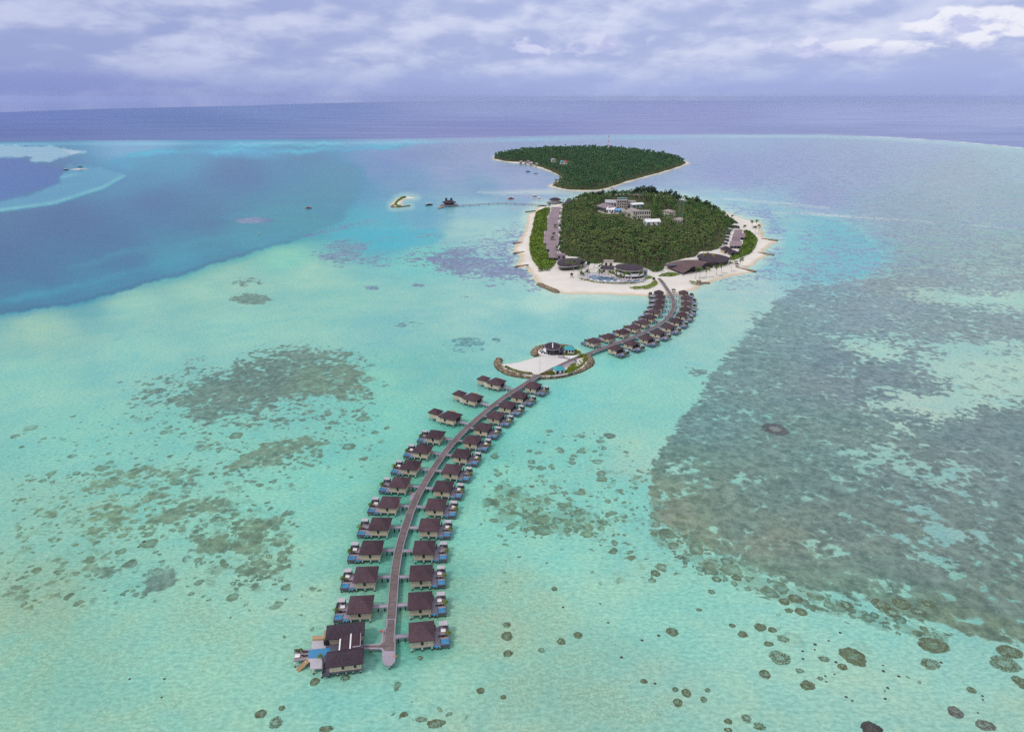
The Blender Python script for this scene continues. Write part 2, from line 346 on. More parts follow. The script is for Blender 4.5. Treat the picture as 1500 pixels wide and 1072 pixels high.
def sea_fields(U, V):
    Vc = np.clip(V, 150, 1180); Uc = np.clip(U, -260, 1760)
    c = idw(Uc, Vc, ctrl)
    ov = np.interp(U, [p[0] for p in OCEAN], [p[1] for p in OCEAN])
    def put(mask, rgb):
        nonlocal c
        k = mask[..., None]; c = c*(1-k)+lin_np(rgb)*k
    j = lambda s, o=0.0: 1.6*np.sin(Uc*.051*s+o)+1.1*np.sin(Uc*.13*s+1.3+o)+.7*np.sin(Uc*.31*s+o*2)   # small wander of edges
    # deep lagoon with its hard reef wall in front
    DEEP = [(-400,500),(0,459.5),(60,453),(135,440),(200,420),(270,402),(350,376),(400,362),(440,350),(470,337),(500,326),(520,300),(540,270),(540,240),(430,231),(340,226),(250,224),(190,226),(165,233),(178,248),(184,257),(158,271),(80,297),(0,308),(-400,345)]
    d = sdf(U, V, DEEP, 90); d = d+.5*j(1.5); mD = sst(d, -1.0, 1.4)
    front = sst(V, 300, 330)
    deep = idw(Uc, Vc, np.array([(0,380,85,126,177),(150,350,86,130,180),(60,430,62,140,182),(20,452,56,134,176),(150,420,60,142,184),(260,380,66,152,190),(330,365,64,146,184),(400,345,72,152,188),(430,325,90,156,188),(230,300,88,134,184),(350,260,92,138,188),(430,240,94,148,194),(250,232,84,160,204),(180,240,78,165,208),(480,290,104,152,190),(500,260,112,152,192),(100,330,86,128,180),(190,260,82,150,196),(-200,380,84,124,175),(300,325,84,136,182),(180,385,74,134,180),(60,405,76,130,178),(370,350,66,156,190)], float))
    east = sst(U, 570, 495)[..., None]
    deep = np.maximum(deep+np.array([-.022, .008, -.045]), .01)
    k = (mD*(front+(1-front)*sst(d, -2, 9)))[..., None]*east
    c = c*(1-k)+deep*k
    rim = np.exp(-((d-2.5)/2.6)**2)*(d > -.5)*sst(V, 340, 380)*sst(U, 500, 430); put(rim*.55, (52,122,160))
    sandrim = np.exp(-((d+10)/9.0)**2)*sst(V, 345, 380)*sst(U, 520, 440); put(sandrim*.15, (168,203,172))
    for P_, w_, s_, col_ in (([(185,226),(250,222.5),(340,221),(430,222),(520,217),(600,214)], 3.4, .95, (96,184,216)), ([(330,214),(430,212),(540,211),(640,208)], 2.4, .8, (128,196,222)), ([(170,236),(182,248),(190,256)], 7, .75, (76,166,210)),
            ([(0,440),(70,430),(150,412),(240,388),(320,366),(390,352),(440,336)], 6.5, .65, (64,160,190)), ([(110,392),(190,368),(290,352),(370,342),(440,325)], 4.5, .55, (74,158,184)), ([(470,345),(520,337),(600,334)], 3, .4, (110,196,212)), ([(330,318),(400,314),(460,306)], 3, .4, (92,160,196))):
        L_ = np.array(P_, float); yy = np.interp(U, L_[:,0], L_[:,1])+j(2)*.8; put(np.exp(-((V-yy)/w_)**2)*sst(U, L_[0,0]-30, L_[0,0]+25)*sst(U, L_[-1,0]+30, L_[-1,0]-25)*s_*(.7+.3*np.sin(U*.06+V*.2)), col_)
    # left sandbars
    put(sst(sdf(U, V, [(-300,210),(0,213),(70,214),(110,219),(127,222.5),(112,227),(92,231),(70,237),(52,239),(40,237),(46,231.3),(0,231),(-300,231)], 30)+.4*j(2), -.8, 1.2)*.9, (160,190,216))
    put(sst(sdf(U, V, [(90,220),(115,219.5),(126.5,222.3),(105,228)], 20), -.6, 2.5)*.7, (190,202,222))
    bar = sst(sdf(U, V, [(-300,345),(0,308),(80,297),(150,275),(182,257),(168,250),(150,246),(100,240),(95,248),(86,268),(45,284),(0,296),(-300,325)], 30)+.5*j(2), -2, 3); put(bar*.8, (124,168,202))
    bar2 = np.exp(-((sdf(U, V, [(-300,345),(0,308),(80,297),(150,275),(182,257),(168,250),(150,246)], 30))/2.2)**2)*sst(V, 250, 262); put(bar2*.7, (140,196,214))
    put(sst(sdf(U, V, [(-300,232),(0,232),(38,232),(45,237),(75,245),(94,249),(84,269),(40,284),(0,294),(-300,330)], 30)+.4*j(2), -1.5, 2.5), (100,136,188))
    # turquoise pools between the reef patches
    put(sst(sdf(U, V, [(480,350),(500,342),(540,336),(580,333),(640,336),(655,345),(640,355),(600,368),(560,371),(525,366),(555,354),(520,350)], 30)+j(1), -2, 5)*.75, (98,180,204))
    # lens right of the island, a hard curved edge to the right
    LENS = [(1060,294),(1130,302),(1190,313),(1232,322),(1262,340),(1284,360),(1294,376),(1293,390),(1272,404),(1215,416),(1165,414),(1120,408),(1120,380),(1150,350),(1100,315)]
    d = sdf(U, V, LENS, 40)+.5*j(1); put(sst(d, -1.2, 3)*sst(U, 1080, 1230)*.75, (126,188,206)); put(np.exp(-((d)/2.0)**2)*sst(U, 1150, 1200)*.35, (150,212,214))
    # pale shallows around land
    for P, w, col in ((ISLAND, 11, (186,214,214)), (ISLET, 3.5, (156,205,196)), (SANDBANK, 6, (160,198,208)), (FAR_ISLE, 4, (162,180,208))):
        d = sdf(U, V, P, 60); put(sst(d, -w*1.5, 0)*.8, col)
    put(sst(sdf(U, V, [(700,282),(740,280.5),(770,278.5),(805,277),(850,281),(900,281),(850,284.5),(800,285.5),(770,284),(735,285)], 20), -2, 2)*.75, (190,205,214))
    put(sst(sdf(U, V, [(845,432),(950,435),(950,441),(900,440),(830,436),(780,420),(770,400),(780,400),(800,424)], 20), -5, 5)*.6, (190,216,208))
    # sand streaks
    for a, b, w, s in (((1060,291),(1215,305),1.6,.55),((1130,311),(1260,318),1.5,.5),((1180,313.5),(1380,327),1.5,.6),((1400,330),(1500,336),1.6,.45)):
        L = np.array([a, (np.array(a)+b)/2+(0,-.8), b]); dd = np.abs(V-np.interp(U, L[:,0], L[:,1])); put(np.exp(-(dd/w)**2)*((U > a[0]) & (U < b[0]))*s, (200,214,220))
    # open ocean, reef crest and surf
    crest = np.exp(-((V-ov-5.0)/2.4)**2)*(.4+.4*np.sin(U*.017+1)**2); put(crest*sst(U, 1100, 900)*.8, (150,196,226))
    crest = np.exp(-((V-ov-2.6)/(2.0+sst(U,1200,1500)*3))**2); put(crest*sst(U, 900, 1150)*.6, (176,204,220))
    oc = idw(Uc, np.clip(V, 140, 240), np.array([(0,160,110,126,190),(0,195,106,121,185),(300,180,108,126,187),(400,160,118,135,194),(750,155,138,150,204),(750,190,128,136,196),(1000,170,138,146,202),(1250,170,146,156,208),(1500,170,150,160,210),(1500,205,138,150,204),(1250,195,138,148,202)], float), ay=6)
    k = sst(ov-V, -.6, .8)[..., None]; oc = oc+np.array([.045, .05, 0.]); c = c*(1-k)+oc*k
    surf = np.exp(-((V-ov-.2)/.55)**2)*sst(U, 1180, 1260)*(.35+.65*(np.sin(U*.09)+np.sin(U*.043+2) > .1))
    put(surf*.55, (228,232,240))
    ocean = sst(ov-V, -.6, .8)
    return c, ocean
def reef_fields(U, V):
    r = np.zeros(U.shape)
    def add(P, w0, w1, s=1.0, mode='max'):
        nonlocal r
        w0, w1 = (w0, w1) if s == .90 else (w0*2.2, w1*1.7)
        d = sst(sdf(U, V, P, max(60, -w0+5)), w0, w1)*s
        r = np.maximum(r, d) if mode == 'max' else r*(1-d)
    # big reef flat in the right; its left edge is sharp
    add([(1168,418),(1140,437),(1100,480),(1045,540),(1003,605),(975,645),(950,690),(946,722),(952,748),(985,772),(1040,803),(1100,833),(1180,860),(1260,884),(1330,905),(1400,925),(1450,938),(1500,950),(2000,1010),(2000,330),(1500,372),(1300,402),(1230,410)], -6, 9, .90)
    add([(1290,300),(1400,285),(2000,270),(2000,480),(1290,460),(1180,430),(1285,400),(1298,370)], -60, 30, .60)
    add([(1110,470),(1165,425),(1200,425),(1120,520),(1060,560)], -15, 20, .6)
    for P, w0, w1, s in (([(1222,497),(1270,494),(1330,503),(1350,518),(1300,527),(1245,515)], -8, 10, .8),
        ([(1345,528),(1372,508),(1420,502),(1520,500),(1700,500),(1700,590),(1500,588),(1440,602),(1380,622),(1300,607),(1262,597),(1295,580),(1355,574),(1390,566),(1350,545)], -9, 14, .86),
        ([(1320,424),(1420,429),(1700,420),(1700,450),(1500,455),(1430,451),(1350,441)], -7, 9, .86), ([(1380,395),(1500,385),(1700,380),(1700,405),(1480,408)], -8, 10, .6),
        ([(1215,650),(1290,632),(1330,655),(1320,690),(1270,690),(1225,665)], -14, 22, .42), ([(1320,690),(1400,675),(1440,700),(1360,720)], -14, 20, .4),
        ([(1330,738),(1350,742),(1400,785),(1380,792),(1345,762)], -8, 8, .65), ([(1370,817),(1412,832),(1405,845),(1375,835)], -6, 8, .6), ([(1080,690),(1120,695),(1110,705),(1075,702)], -8, 8, .5),
        ([(1190,800),(1215,790),(1260,830),(1300,870),(1280,872),(1230,845)], -10, 10, .35), ([(1005,770),(1060,790),(1150,838),(1110,835),(1030,800)], -8, 10, .25), ([(1300,860),(1400,880),(1440,905),(1400,910),(1330,890)], -8, 8, .3)):
        add(P, w0, w1, s, 'cut')
    # left reef patch and its fringes
    add([(262,590),(300,562),(330,547),(400,522),(450,517),(500,527),(528,545),(515,575),(498,590),(470,585),(430,588),(380,600),(340,603),(290,608)], -14, 12, .92)
    add([(195,575),(240,550),(300,535),(330,545),(270,590),(250,610),(290,640),(330,610),(520,600),(535,560),(545,590),(520,625),(440,620),(380,625),(300,650),(250,625)], -16, 20, .44)
    add([(450,585),(478,580),(500,590),(495,603),(465,604)], -6, 6, .9, 'cut')
    add([(322,694),(345,675),(390,650),(440,642),(480,648),(455,668),(400,680),(350,694)], -9, 10, .8)
    add([(330,640),(480,640),(500,670),(430,710),(330,710)], -14, 20, .32)
    for P, s in (([(120,710),(200,680),(260,720),(250,750),(160,740)], .5), ([(35,755),(60,742),(85,750),(70,763),(40,765)], .62), ([(150,735),(200,722),(215,740),(190,760),(160,755)], .62), ([(195,718),(250,710),(255,730),(215,740)], .66),
        ([(225,760),(262,738),(268,750),(240,770)], .8), ([(110,770),(170,750),(190,780),(120,800)], .4), ([(290,790),(330,780),(370,795),(360,808),(310,806)], .82), ([(345,830),(380,822),(392,830),(375,845),(350,845)], .8), ([(395,795),(412,780),(425,788),(410,800)], .85), ([(335,755),(400,760),(420,790),(330,800)], .48), ([(280,735),(330,725),(330,760),(290,770)], .40),
        ([(210,850),(225,838),(258,838),(250,855),(215,865)], .62), ([(120,840),(160,820),(160,835),(130,850)], .55), ([(10,850),(60,855),(40,880),(0,880)], .45), ([(0,790),(80,790),(180,830),(130,880),(0,860)], .26), ([(280,770),(420,750),(440,830),(350,870),(280,840)], .30), ([(110,700),(290,680),(300,780),(100,800)], .28)):
        add(P, -9, 9, s)
    # purple seagrass beside the island
    add([(612,380),(635,370),(660,361),(688,361),(712,374),(740,378),(765,390),(772,402),(755,411),(720,411),(680,403),(640,394)], -5, 7, .84)
    add([(565,372),(640,362),(700,350),(760,330),(775,345),(760,370),(775,395),(700,410),(600,385)], -7, 9, .5)
    add([(460,372),(490,360),(520,352),(540,356),(530,372),(575,372),(565,384),(500,386),(470,380)], -6, 6, .66)
    for P in ([(450,345),(505,328),(560,320),(560,325),(505,335),(460,352)], [(555,352),(600,346),(650,343),(650,346),(600,350)]): add(P, -3, 3, .45)
    add([(755,392),(775,393),(785,415),(800,424),(775,423),(758,412)], -5, 6, .6)
    for u, v, a, b, s in ((368,438,30,8,.9),(372,323,28,4.5,.95),(362,412,24,8,.5),(545,422,12,3,.95),(680,505,32,11,.62),(600,476,22,5,.5),(612,418,11,3,.85),(718,418,9,2,.85),(727,498,7,4,.8),(455,345,12,3,.6),(683,435,10,3,.4),(1030,631,10,4,.5),(1022,545,14,6,.55),(1012,537,10,4,.4),(940,700,14,6,.3),(110,247,14,3,.3)):
        e = 1-np.sqrt(((U-u)/a)**2+((V-v)/b)**2); r = np.maximum(r, sst(e, -.25, .3)*s)
    # seagrass streaks in the lens and off the right beach
    add([(1050,300),(1130,305),(1150,340),(1140,352),(1125,345),(1110,320)], -6, 6, .52)
    add([(1125,352),(1145,355),(1150,375),(1150,412),(1060,425),(1040,415),(1090,405),(1125,380)], -6, 8, .5)
    add([(1165,335),(1220,330),(1265,350),(1280,380),(1230,405),(1170,405)], -8, 10, .40)
    add([(1000,232),(1250,215),(1500,228),(2000,280),(2000,330),(1500,372),(1290,330),(1150,300)], -20, 14, .40)
    add([(560,214),(720,208),(900,206),(1000,210),(720,222),(640,236)], -10, 8, .34)
    # loose coral heads: density of the round patches
    b = np.zeros(U.shape)
    for P, w0, w1, s in (([(715,715),(740,700),(790,720),(850,735),(900,760),(890,785),(830,790),(770,785),(720,755)], -14, 14, .97), ([(720,690),(800,670),(830,710),(950,720),(960,760),(900,790),(1000,830),(960,850),(860,800),(760,800),(715,770)], -18, 18, .52),
        ([(850,672),(905,680),(950,700),(945,735),(900,730),(860,700)], -14, 14, .6), ([(780,640),(850,630),(920,640),(930,680),(850,690),(770,670)], -16, 16, .4), ([(945,725),(985,740),(1100,830),(1260,885),(1400,930),(1380,950),(1250,912),(1100,870),(1000,830),(950,790)], -6, 8, .97), ([(940,760),(1100,860),(1300,930),(1500,980),(1500,1060),(1250,1010),(1080,920),(980,860)], -30, 30, .05),
        ([(715,660),(900,640),(900,850),(720,850)], -30, 30, .12), ([(20,690),(290,680),(290,870),(0,900)], -30, 30, .44), ([(285,720),(350,720),(430,760),(430,870),(290,860)], -14, 18, .72), ([(470,930),(520,940),(500,960)], -8, 8, .3), ([(600,600),(620,600),(720,560),(700,700),(660,760)], -4, 4, .0)):
        d = sst(sdf(U, V, P, 70), w0, w1)*s; b = np.maximum(b, d)
    for P, s in (([(340,840),(500,860),(500,930),(330,930)], .22), ([(0,640),(180,600),(280,650),(120,700),(0,700)], .26), ([(180,560),(560,520),(560,680),(300,720),(180,640)], .30), ([(590,990),(700,1000),(700,1072),(560,1072)], .3)):
        b = np.maximum(b, sst(sdf(U, V, P, 70), -25, 25)*s)
    g = np.zeros(U.shape)      # thin algae film, fine speckle
    for P, s in (([(640,860),(760,830),(860,960),(1000,1030),(1000,1072),(700,1072),(700,980)], .9), ([(780,930),(960,980),(960,1060),(780,1060)], 1.0), ([(0,840),(120,830),(100,1000),(0,1072)], .8), ([(0,920),(200,900),(300,1072),(0,1072)], .55), ([(220,850),(330,860),(370,960),(250,960)], .7), ([(800,640),(960,600),(940,720),(800,700)], .35)):
        g = np.maximum(g, sst(sdf(U, V, P, 90), -50, 40)*s)
    return r, b, g
NT_, NR_ = (300, 260) if QUICK else (1000, 720)
# rings round the survey point, closer together where the bed shows more detail
dep = np.concatenate([np.linspace(R(70), R(50), 24)[:-1], np.linspace(R(50), R(2.45), NR_), np.linspace(R(2.45), R(.235), 90)[1:]])
rad = H/np.tan(dep)
th = np.concatenate([np.linspace(R(-80), R(-42), 60)[:-1], np.linspace(R(-42), R(42), NT_), np.linspace(R(42), R(80), 60)[1:]])
TH, RR = np.meshgrid(th, rad)
far = np.interp(np.degrees(TH), [-80,-37,-20,0,20,37,80], [9500,9500,16000,39000,39000,30000,26000])
RR = np.where(RR > 3000, 3000+(RR-3000)*(far-3000)/(rad[-1]-3000), RR)
X, Y = np.sin(TH)*RR, np.cos(TH)*RR
dd_ = Y*CP+H*SP; U = 750+F*X/np.maximum(dd_, 20); V = 536-F*(Y*SP-H*CP)/np.maximum(dd_, 20)
U = np.clip(U, -1500, 3000); V = np.clip(V, 140, 3000)
wcol, ocean = sea_fields(U, V)
rcol = idw(np.clip(U, -100, 1600), np.clip(V, 150, 1150), rctrl)
reef, bom, alg = reef_fields(U, V)
reef *= (1-ocean)
for P in (ISLAND, ISLET, FAR_ISLE, SANDBANK):
    k = sst(sdf(U, V, P, 30), -.5, .5); reef *= 1-k; bom *= 1-k
DEP = np.arctan2(H, np.hypot(X, Y))
wcol = seen_to_base(wcol, np.degrees(DEP), ocean); rcol = seen_to_base(rcol, np.degrees(DEP), ocean*0)
nr, nt = X.shape
idx = np.arange(nr*nt).reshape(nr, nt)
faces = np.stack([idx[:-1,:-1], idx[:-1,1:], idx[1:,1:], idx[1:,:-1]], -1).reshape(-1, 4)[:, ::-1]
sm, nt_ = new_mat('lagoon water', .28, .3); nt_.b.inputs['IOR'].default_value = 1.33
g = nt_.node('ShaderNodeNewGeometry').outputs['Position']
aw = nt_.attr('bed').outputs[0]; ar = nt_.attr('coral').outputs[0]
re, bo, al, oc = [nt_.attr(k).outputs['Fac'] for k in ('reef', 'heads', 'algae', 'ocean')]
n_big = nt_.noise(g, 1/70, 4, .6); n_mid = nt_.noise(g, 1/16, 5, .66, dist=.6); n_fine = nt_.noise(g, 1/3.2, 4, .65)
# coral cover: field plus broken noise
stretch = nt_.vm('MULTIPLY', g, (1/24, 1/19, 1))
n_cov = nt_.noise(stretch, 1.0, 8, .70, dist=.3)
f = nt_.m('ADD', nt_.m('MULTIPLY', nt_.m('SUBTRACT', re, .5), 1.15), nt_.m('MULTIPLY', nt_.m('SUBTRACT', n_cov, .5), 2.9))
f = nt_.m('ADD', f, nt_.m('MULTIPLY', nt_.m('SUBTRACT', n_big, .5), 1.1))
n_sm = nt_.noise(g, 1/8.0, 6, .72, dist=.5)
f = nt_.m('ADD', f, nt_.m('MULTIPLY', nt_.m('SUBTRACT', n_sm, .5), 2.2))
f = nt_.m('ADD', f, nt_.m('MULTIPLY', nt_.m('SUBTRACT', n_fine, .5), 1.0))
gv = nt_.vm('ADD', g, nt_.vm('MULTIPLY', nt_.vm('SUBTRACT', nt_.noisec(g, 1/2.2, 3), (.5,.5,.5)), (2.4,2.4,0)))
fl1 = nt_.voro(gv, 1/3.3).outputs['Distance']; fl2 = nt_.voro(nt_.vm('ADD', gv, (17,5,0)), 1/7.0).outputs['Distance']
f = nt_.m('ADD', f, nt_.m('ADD', nt_.m('MULTIPLY', nt_.m('SUBTRACT', .56, fl1), .85), nt_.m('MULTIPLY', nt_.m('SUBTRACT', .56, fl2), .65)))
cov = nt_.m('MULTIPLY', nt_.ss(f, -.14, .20), nt_.ss(re, .02, .2))
# round coral heads
gw = nt_.vm('ADD', g, nt_.vm('MULTIPLY', nt_.vm('SUBTRACT', nt_.noisec(g, 1/3.0, 3), (.5,.5,.5)), (3.6,3.6,0)))
def heads(scale, r0, r1, seed, gate):
    vec = nt_.vm('ADD', nt_.vm('MULTIPLY', gw, (1,1,0)), (seed, seed*.7, 0))
    v = nt_.voro(vec, scale); cr, cg, cb = nt_.sep(v.outputs['Color'])[:3]
    rr = nt_.m('ADD', nt_.m('ADD', r0, nt_.m('MULTIPLY', cg, r1)), nt_.m('MULTIPLY', nt_.ss(bo, .6, 1.0), .16)); d = nt_.m('DIVIDE', v.outputs['Distance'], rr)
    on = nt_.ss(nt_.m('SUBTRACT', gate, cr), -.02, .06)
    disc = nt_.ss(d, 1.0, .84); ring = nt_.m('MULTIPLY', disc, nt_.ss(d, .2, .8, .6, 1.0))
    ring = nt_.m('MULTIPLY', ring, nt_.ss(n_fine, .3, .5, .6, 1.0))
    return nt_.m('MULTIPLY', on, ring)
h1 = heads(1/5.2, .18, .30, 3.0, bo); h2 = heads(1/2.6, .18, .28, 31.0, bo); h3 = heads(1/10.0, .18, .24, 71.0, nt_.m('MULTIPLY', bo, .6))
hd = nt_.m('MAXIMUM', nt_.m('MAXIMUM', h1, h2), h3)
n_cl = nt_.noise(g, 1/7.5, 6, .72, dist=.4)
clump = nt_.ss(nt_.m('ADD', nt_.m('MULTIPLY', nt_.m('SUBTRACT', bo, .5), .8), nt_.m('MULTIPLY', nt_.m('SUBTRACT', n_cl, .5), 3.2)), .10, .40)
clump = nt_.m('MULTIPLY', clump, nt_.ss(bo, .12, .35))
hd = nt_.m('MULTIPLY', nt_.m('MAXIMUM', hd, nt_.m('MULTIPLY', clump, .40)), nt_.m('SUBTRACT', 1.0, cov))
# colour
sandn = nt_.m('ADD', nt_.m('MULTIPLY', n_big, .5), nt_.m('MULTIPLY', n_mid, .5))
sand = nt_.mix(nt_.ss(sandn, .35, .65), nt_.mix(1.0, aw, (.80,.93,.98), 'MULTIPLY'), nt_.mix(1.0, aw, (1.18,1.06,1.0), 'MULTIPLY'))
grain = nt_.noise(nt_.vm('MULTIPLY', g, (.55, 1.0, 1)), 1/1.1, 5, .72)
sand = nt_.mix(1.0, sand, nt_.mix(nt_.ss(grain, .3, .7), (.74,.80,.82), (1.24,1.17,1.14)), 'MULTIPLY')
al = nt_.m('ADD', nt_.m('MULTIPLY', al, .85), .15)
alf = nt_.m('MULTIPLY', al, nt_.ss(nt_.m('ADD', nt_.m('MULTIPLY', nt_.noise(g, 1/.9, 6, .8), .75), nt_.m('MULTIPLY', n_mid, .25)), .49, .58))
sand = nt_.mix(nt_.m('MULTIPLY', alf, .6), sand, nt_.mix(.5, ar, (.20,.26,.17)))
tw = nt_.noise(g, 1/6.5, 7, .78, dist=.5); tw2 = nt_.noise(g, 1/50, 4, .6)
cr_lo = nt_.mix(1.0, ar, (.52,.58,.62), 'MULTIPLY'); cr_hi = nt_.mix(1.0, ar, (1.52,1.50,1.46), 'MULTIPLY')
coral = nt_.mix(nt_.ss(nt_.m('ADD', nt_.m('MULTIPLY', tw, .82), nt_.m('MULTIPLY', fl1, .18)), .32, .66), cr_lo, cr_hi)
coral = nt_.mix(1.0, coral, nt_.mix(nt_.ss(tw2, .3, .7), (.90,.98,1.03), (1.10,1.02,.98)), 'MULTIPLY')
cell = nt_.voro(gw, 1/4.5, 'DISTANCE_TO_EDGE').outputs['Distance']
fleck = nt_.noise(g, 1/2.2, 5, .75)
coral = nt_.mix(nt_.m('MULTIPLY', nt_.ss(fleck, .54, .70), .45), coral, aw)
coral = nt_.mix(nt_.m('MULTIPLY', nt_.ss(cell, .10, .0), .35), coral, nt_.mix(1.0, ar, (.6,.64,.64), 'MULTIPLY'))
bed = nt_.mix(nt_.m('MULTIPLY', cov, .93), sand, coral)
bed = nt_.mix(nt_.m('MULTIPLY', hd, .9), bed, nt_.mix(1.0, coral, (.70,.66,.56), 'MULTIPLY'))
swell = nt_.noise(nt_.vm('MULTIPLY', g, (1/900, 1/260, 1)), 1.0, 5, .6)
deepc = nt_.mix(1.0, aw, nt_.mix(nt_.ss(swell, .3, .7), (.86,.88,.92), (1.12,1.1,1.06)), 'MULTIPLY')
nt_.set(nt_.b.inputs['Base Color'], nt_.mix(oc, bed, deepc))
rip = nt_.noise(nt_.vm('MULTIPLY', g, (.8, 1.25, 1)), 1/1.6, 3, .6); rip2 = nt_.noise(g, 1/9.0, 2)
nt_.set(nt_.b.inputs['Roughness'], nt_.m('ADD', .28, nt_.m('MULTIPLY', oc, .3))); nt_.set(nt_.b.inputs['Specular IOR Level'], nt_.m('SUBTRACT', .3, nt_.m('MULTIPLY', oc, .15)))
bp = nt_.node('ShaderNodeBump', {'Strength': .45, 'Distance': .4, 'Height': nt_.m('ADD', rip, rip2)})
nt_.set(nt_.b.inputs['Normal'], bp.outputs[0])
sea = np_obj('sea', np.c_[X.ravel(), Y.ravel(), np.zeros(X.size)], faces, sm,
    attrs=dict(reef=reef.ravel(), heads=bom.ravel(), algae=alg.ravel(), ocean=ocean.ravel()), cattrs=dict(bed=wcol.reshape(-1,3), coral=rcol.reshape(-1,3)), smooth=True)
tag(sea, kind='structure')
# ------------------------------------------------------------------ materials
M = {}
M['roof'] = mat('brown shingle', (78,60,66), .20, 2.2, .8, .2, .5, streak=(1,1,3))
M['roof_dark'] = mat('dark shingle', (66,53,62), .18, 1.6, .75, .25, .4)
M['roof_mauve'] = mat('weathered mauve shingle', (146,128,134), .13, .9, .8, .2, .3)
M['roof_pink'] = mat('faded pink tile', (158,146,142), .14, .8, .8, .2)
M['roof_teal'] = mat('teal sheet roof', (62,158,164), .08, 1.2, .45, .4)
M['wall'] = mat('sand render', (200,181,158), .10, 1.6, .85, .15, streak=(1,1,.4))
M['wall_grey'] = mat('grey cladding', (92,90,100), .14, 2, .7, .3)
M['white'] = mat('white paint', (232,230,230), .05, 2, .6, .3)
M['cream'] = mat('cream render', (204,196,180), .08, 1, .8, .2)
M['beige'] = mat('beige render', (172,162,154), .08, 1, .8, .2)
M['glass'] = mat('dark glazing', (34,36,44), .1, 3, .12, .6)
M['dark'] = mat('dark opening', (34,30,34), .15, 2, .6, .3)
M['deck'] = mat('lavender grey decking', (158,148,160), .12, 2.5, .75, .25, streak=(.4,3,1))
M['pale_deck'] = mat('pale decking', (182,176,182), .09, 2.5, .75, .25)
M['timber'] = mat('tan timber', (176,146,112), .16, 3, .75, .25)
M['cushion'] = mat('charcoal cushion', (52,50,58), .12, 4, .9, .1)
M['fabric'] = mat('white canvas', (236,232,232), .04, 3, .9, .1)
M['red'] = mat('red plastic', (206,40,44), .08, 4, .4, .4)
M['orange'] = mat('orange plastic', (232,140,30), .08, 4, .4, .4)
M['green_paint'] = mat('green paint', (70,150,120), .06, 2, .5, .3)
M['steel'] = mat('grey steel', (150,152,160), .08, 3, .4, .5)
M['rock'] = mat('boulder', (150,134,116), .34, .9, .9, .15, .9, detail=7)
M['bark'] = mat('palm bark', (150,136,120), .2, 2, .9, .1)
M['blue_sheet'] = mat('blue sheet', (96,160,208), .1, 1, .5, .3)
M['pool'], q = new_mat('pool water', .06, .5)
q.set(q.b.inputs['Base Color'], q.mix(q.noise(q.node('ShaderNodeNewGeometry').outputs['Position'], 1.3, 4), lin((44,112,158)), lin((72,146,188))))
M['pool_dark'], q = new_mat('greyish pool water', .06, .5)  # darker, greyer blue than the villa pools
q.set(q.b.inputs['Base Color'], q.mix(q.noise(q.node('ShaderNodeNewGeometry').outputs['Position'], .5, 4), lin((58,92,122)), lin((84,120,148))))
m_, q = new_mat('concrete pile', .8, .2); M['pile'] = m_
qz = q.sep(q.node('ShaderNodeNewGeometry').outputs['Position'])[2]
q.set(q.b.inputs['Base Color'], q.mix(q.ss(qz, .55, .8), lin((62,54,48)), lin((206,202,192))))   # weed-dark below the tide mark
# boardwalk planks run across the walk (u runs along it, in metres)
m_, q = new_mat('boardwalk planks', .8, .2); M['planks'] = m_
uu, vv_, _z = q.sep(q.node('ShaderNodeUVMap').outputs[0])[:3]
pn = q.noise(q.comb(q.m('FLOOR', q.m('MULTIPLY', uu, 5)), 0), .37, 2); gp = q.noise(q.node('ShaderNodeNewGeometry').outputs['Position'], .8, 5, .65)
qq = q.mix(q.ss(q.m('ADD', q.m('MULTIPLY', pn, .5), q.m('MULTIPLY', gp, .5)), .3, .7), lin((100,88,87)), lin((134,119,117)))
sm_ = q.m('LESS_THAN', q.m('FRACT', q.m('DIVIDE', uu, 3.0)), .05)
q.set(q.b.inputs['Base Color'], q.mix(q.m('MULTIPLY', sm_, .5), qq, lin((84,72,72))))
qs = q.ss(q.noise(q.node('ShaderNodeNewGeometry').outputs['Position'], .12, 4, .6), .35, .7, .82, 1.16); q.set(q.b.inputs['Base Color'], q.mix(1.0, q.b.inputs['Base Color'].links[0].from_socket, qs, 'MULTIPLY'))
def weather(m, lo_, hi_):
    q = NT(m.node_tree); bsdf = q.n['Principled BSDF']; src = bsdf.inputs['Base Color'].links[0].from_socket; r_ = q.node('ShaderNodeObjectInfo').outputs['Random']
    q.set(bsdf.inputs['Base Color'], q.mix(1.0, src, q.mix(r_, lo_, hi_), 'MULTIPLY'))
weather(M['roof'], (.78,.80,.82), (1.2,1.18,1.16)); weather(M['wall'], (.86,.86,.88), (1.1,1.08,1.04)); weather(M['deck'], (.86,.87,.88), (1.1,1.1,1.1)); weather(M['roof_mauve'], (.88,.88,.9), (1.08,1.07,1.06)); weather(M['pool'], (.85,.88,.9), (1.12,1.1,1.08))
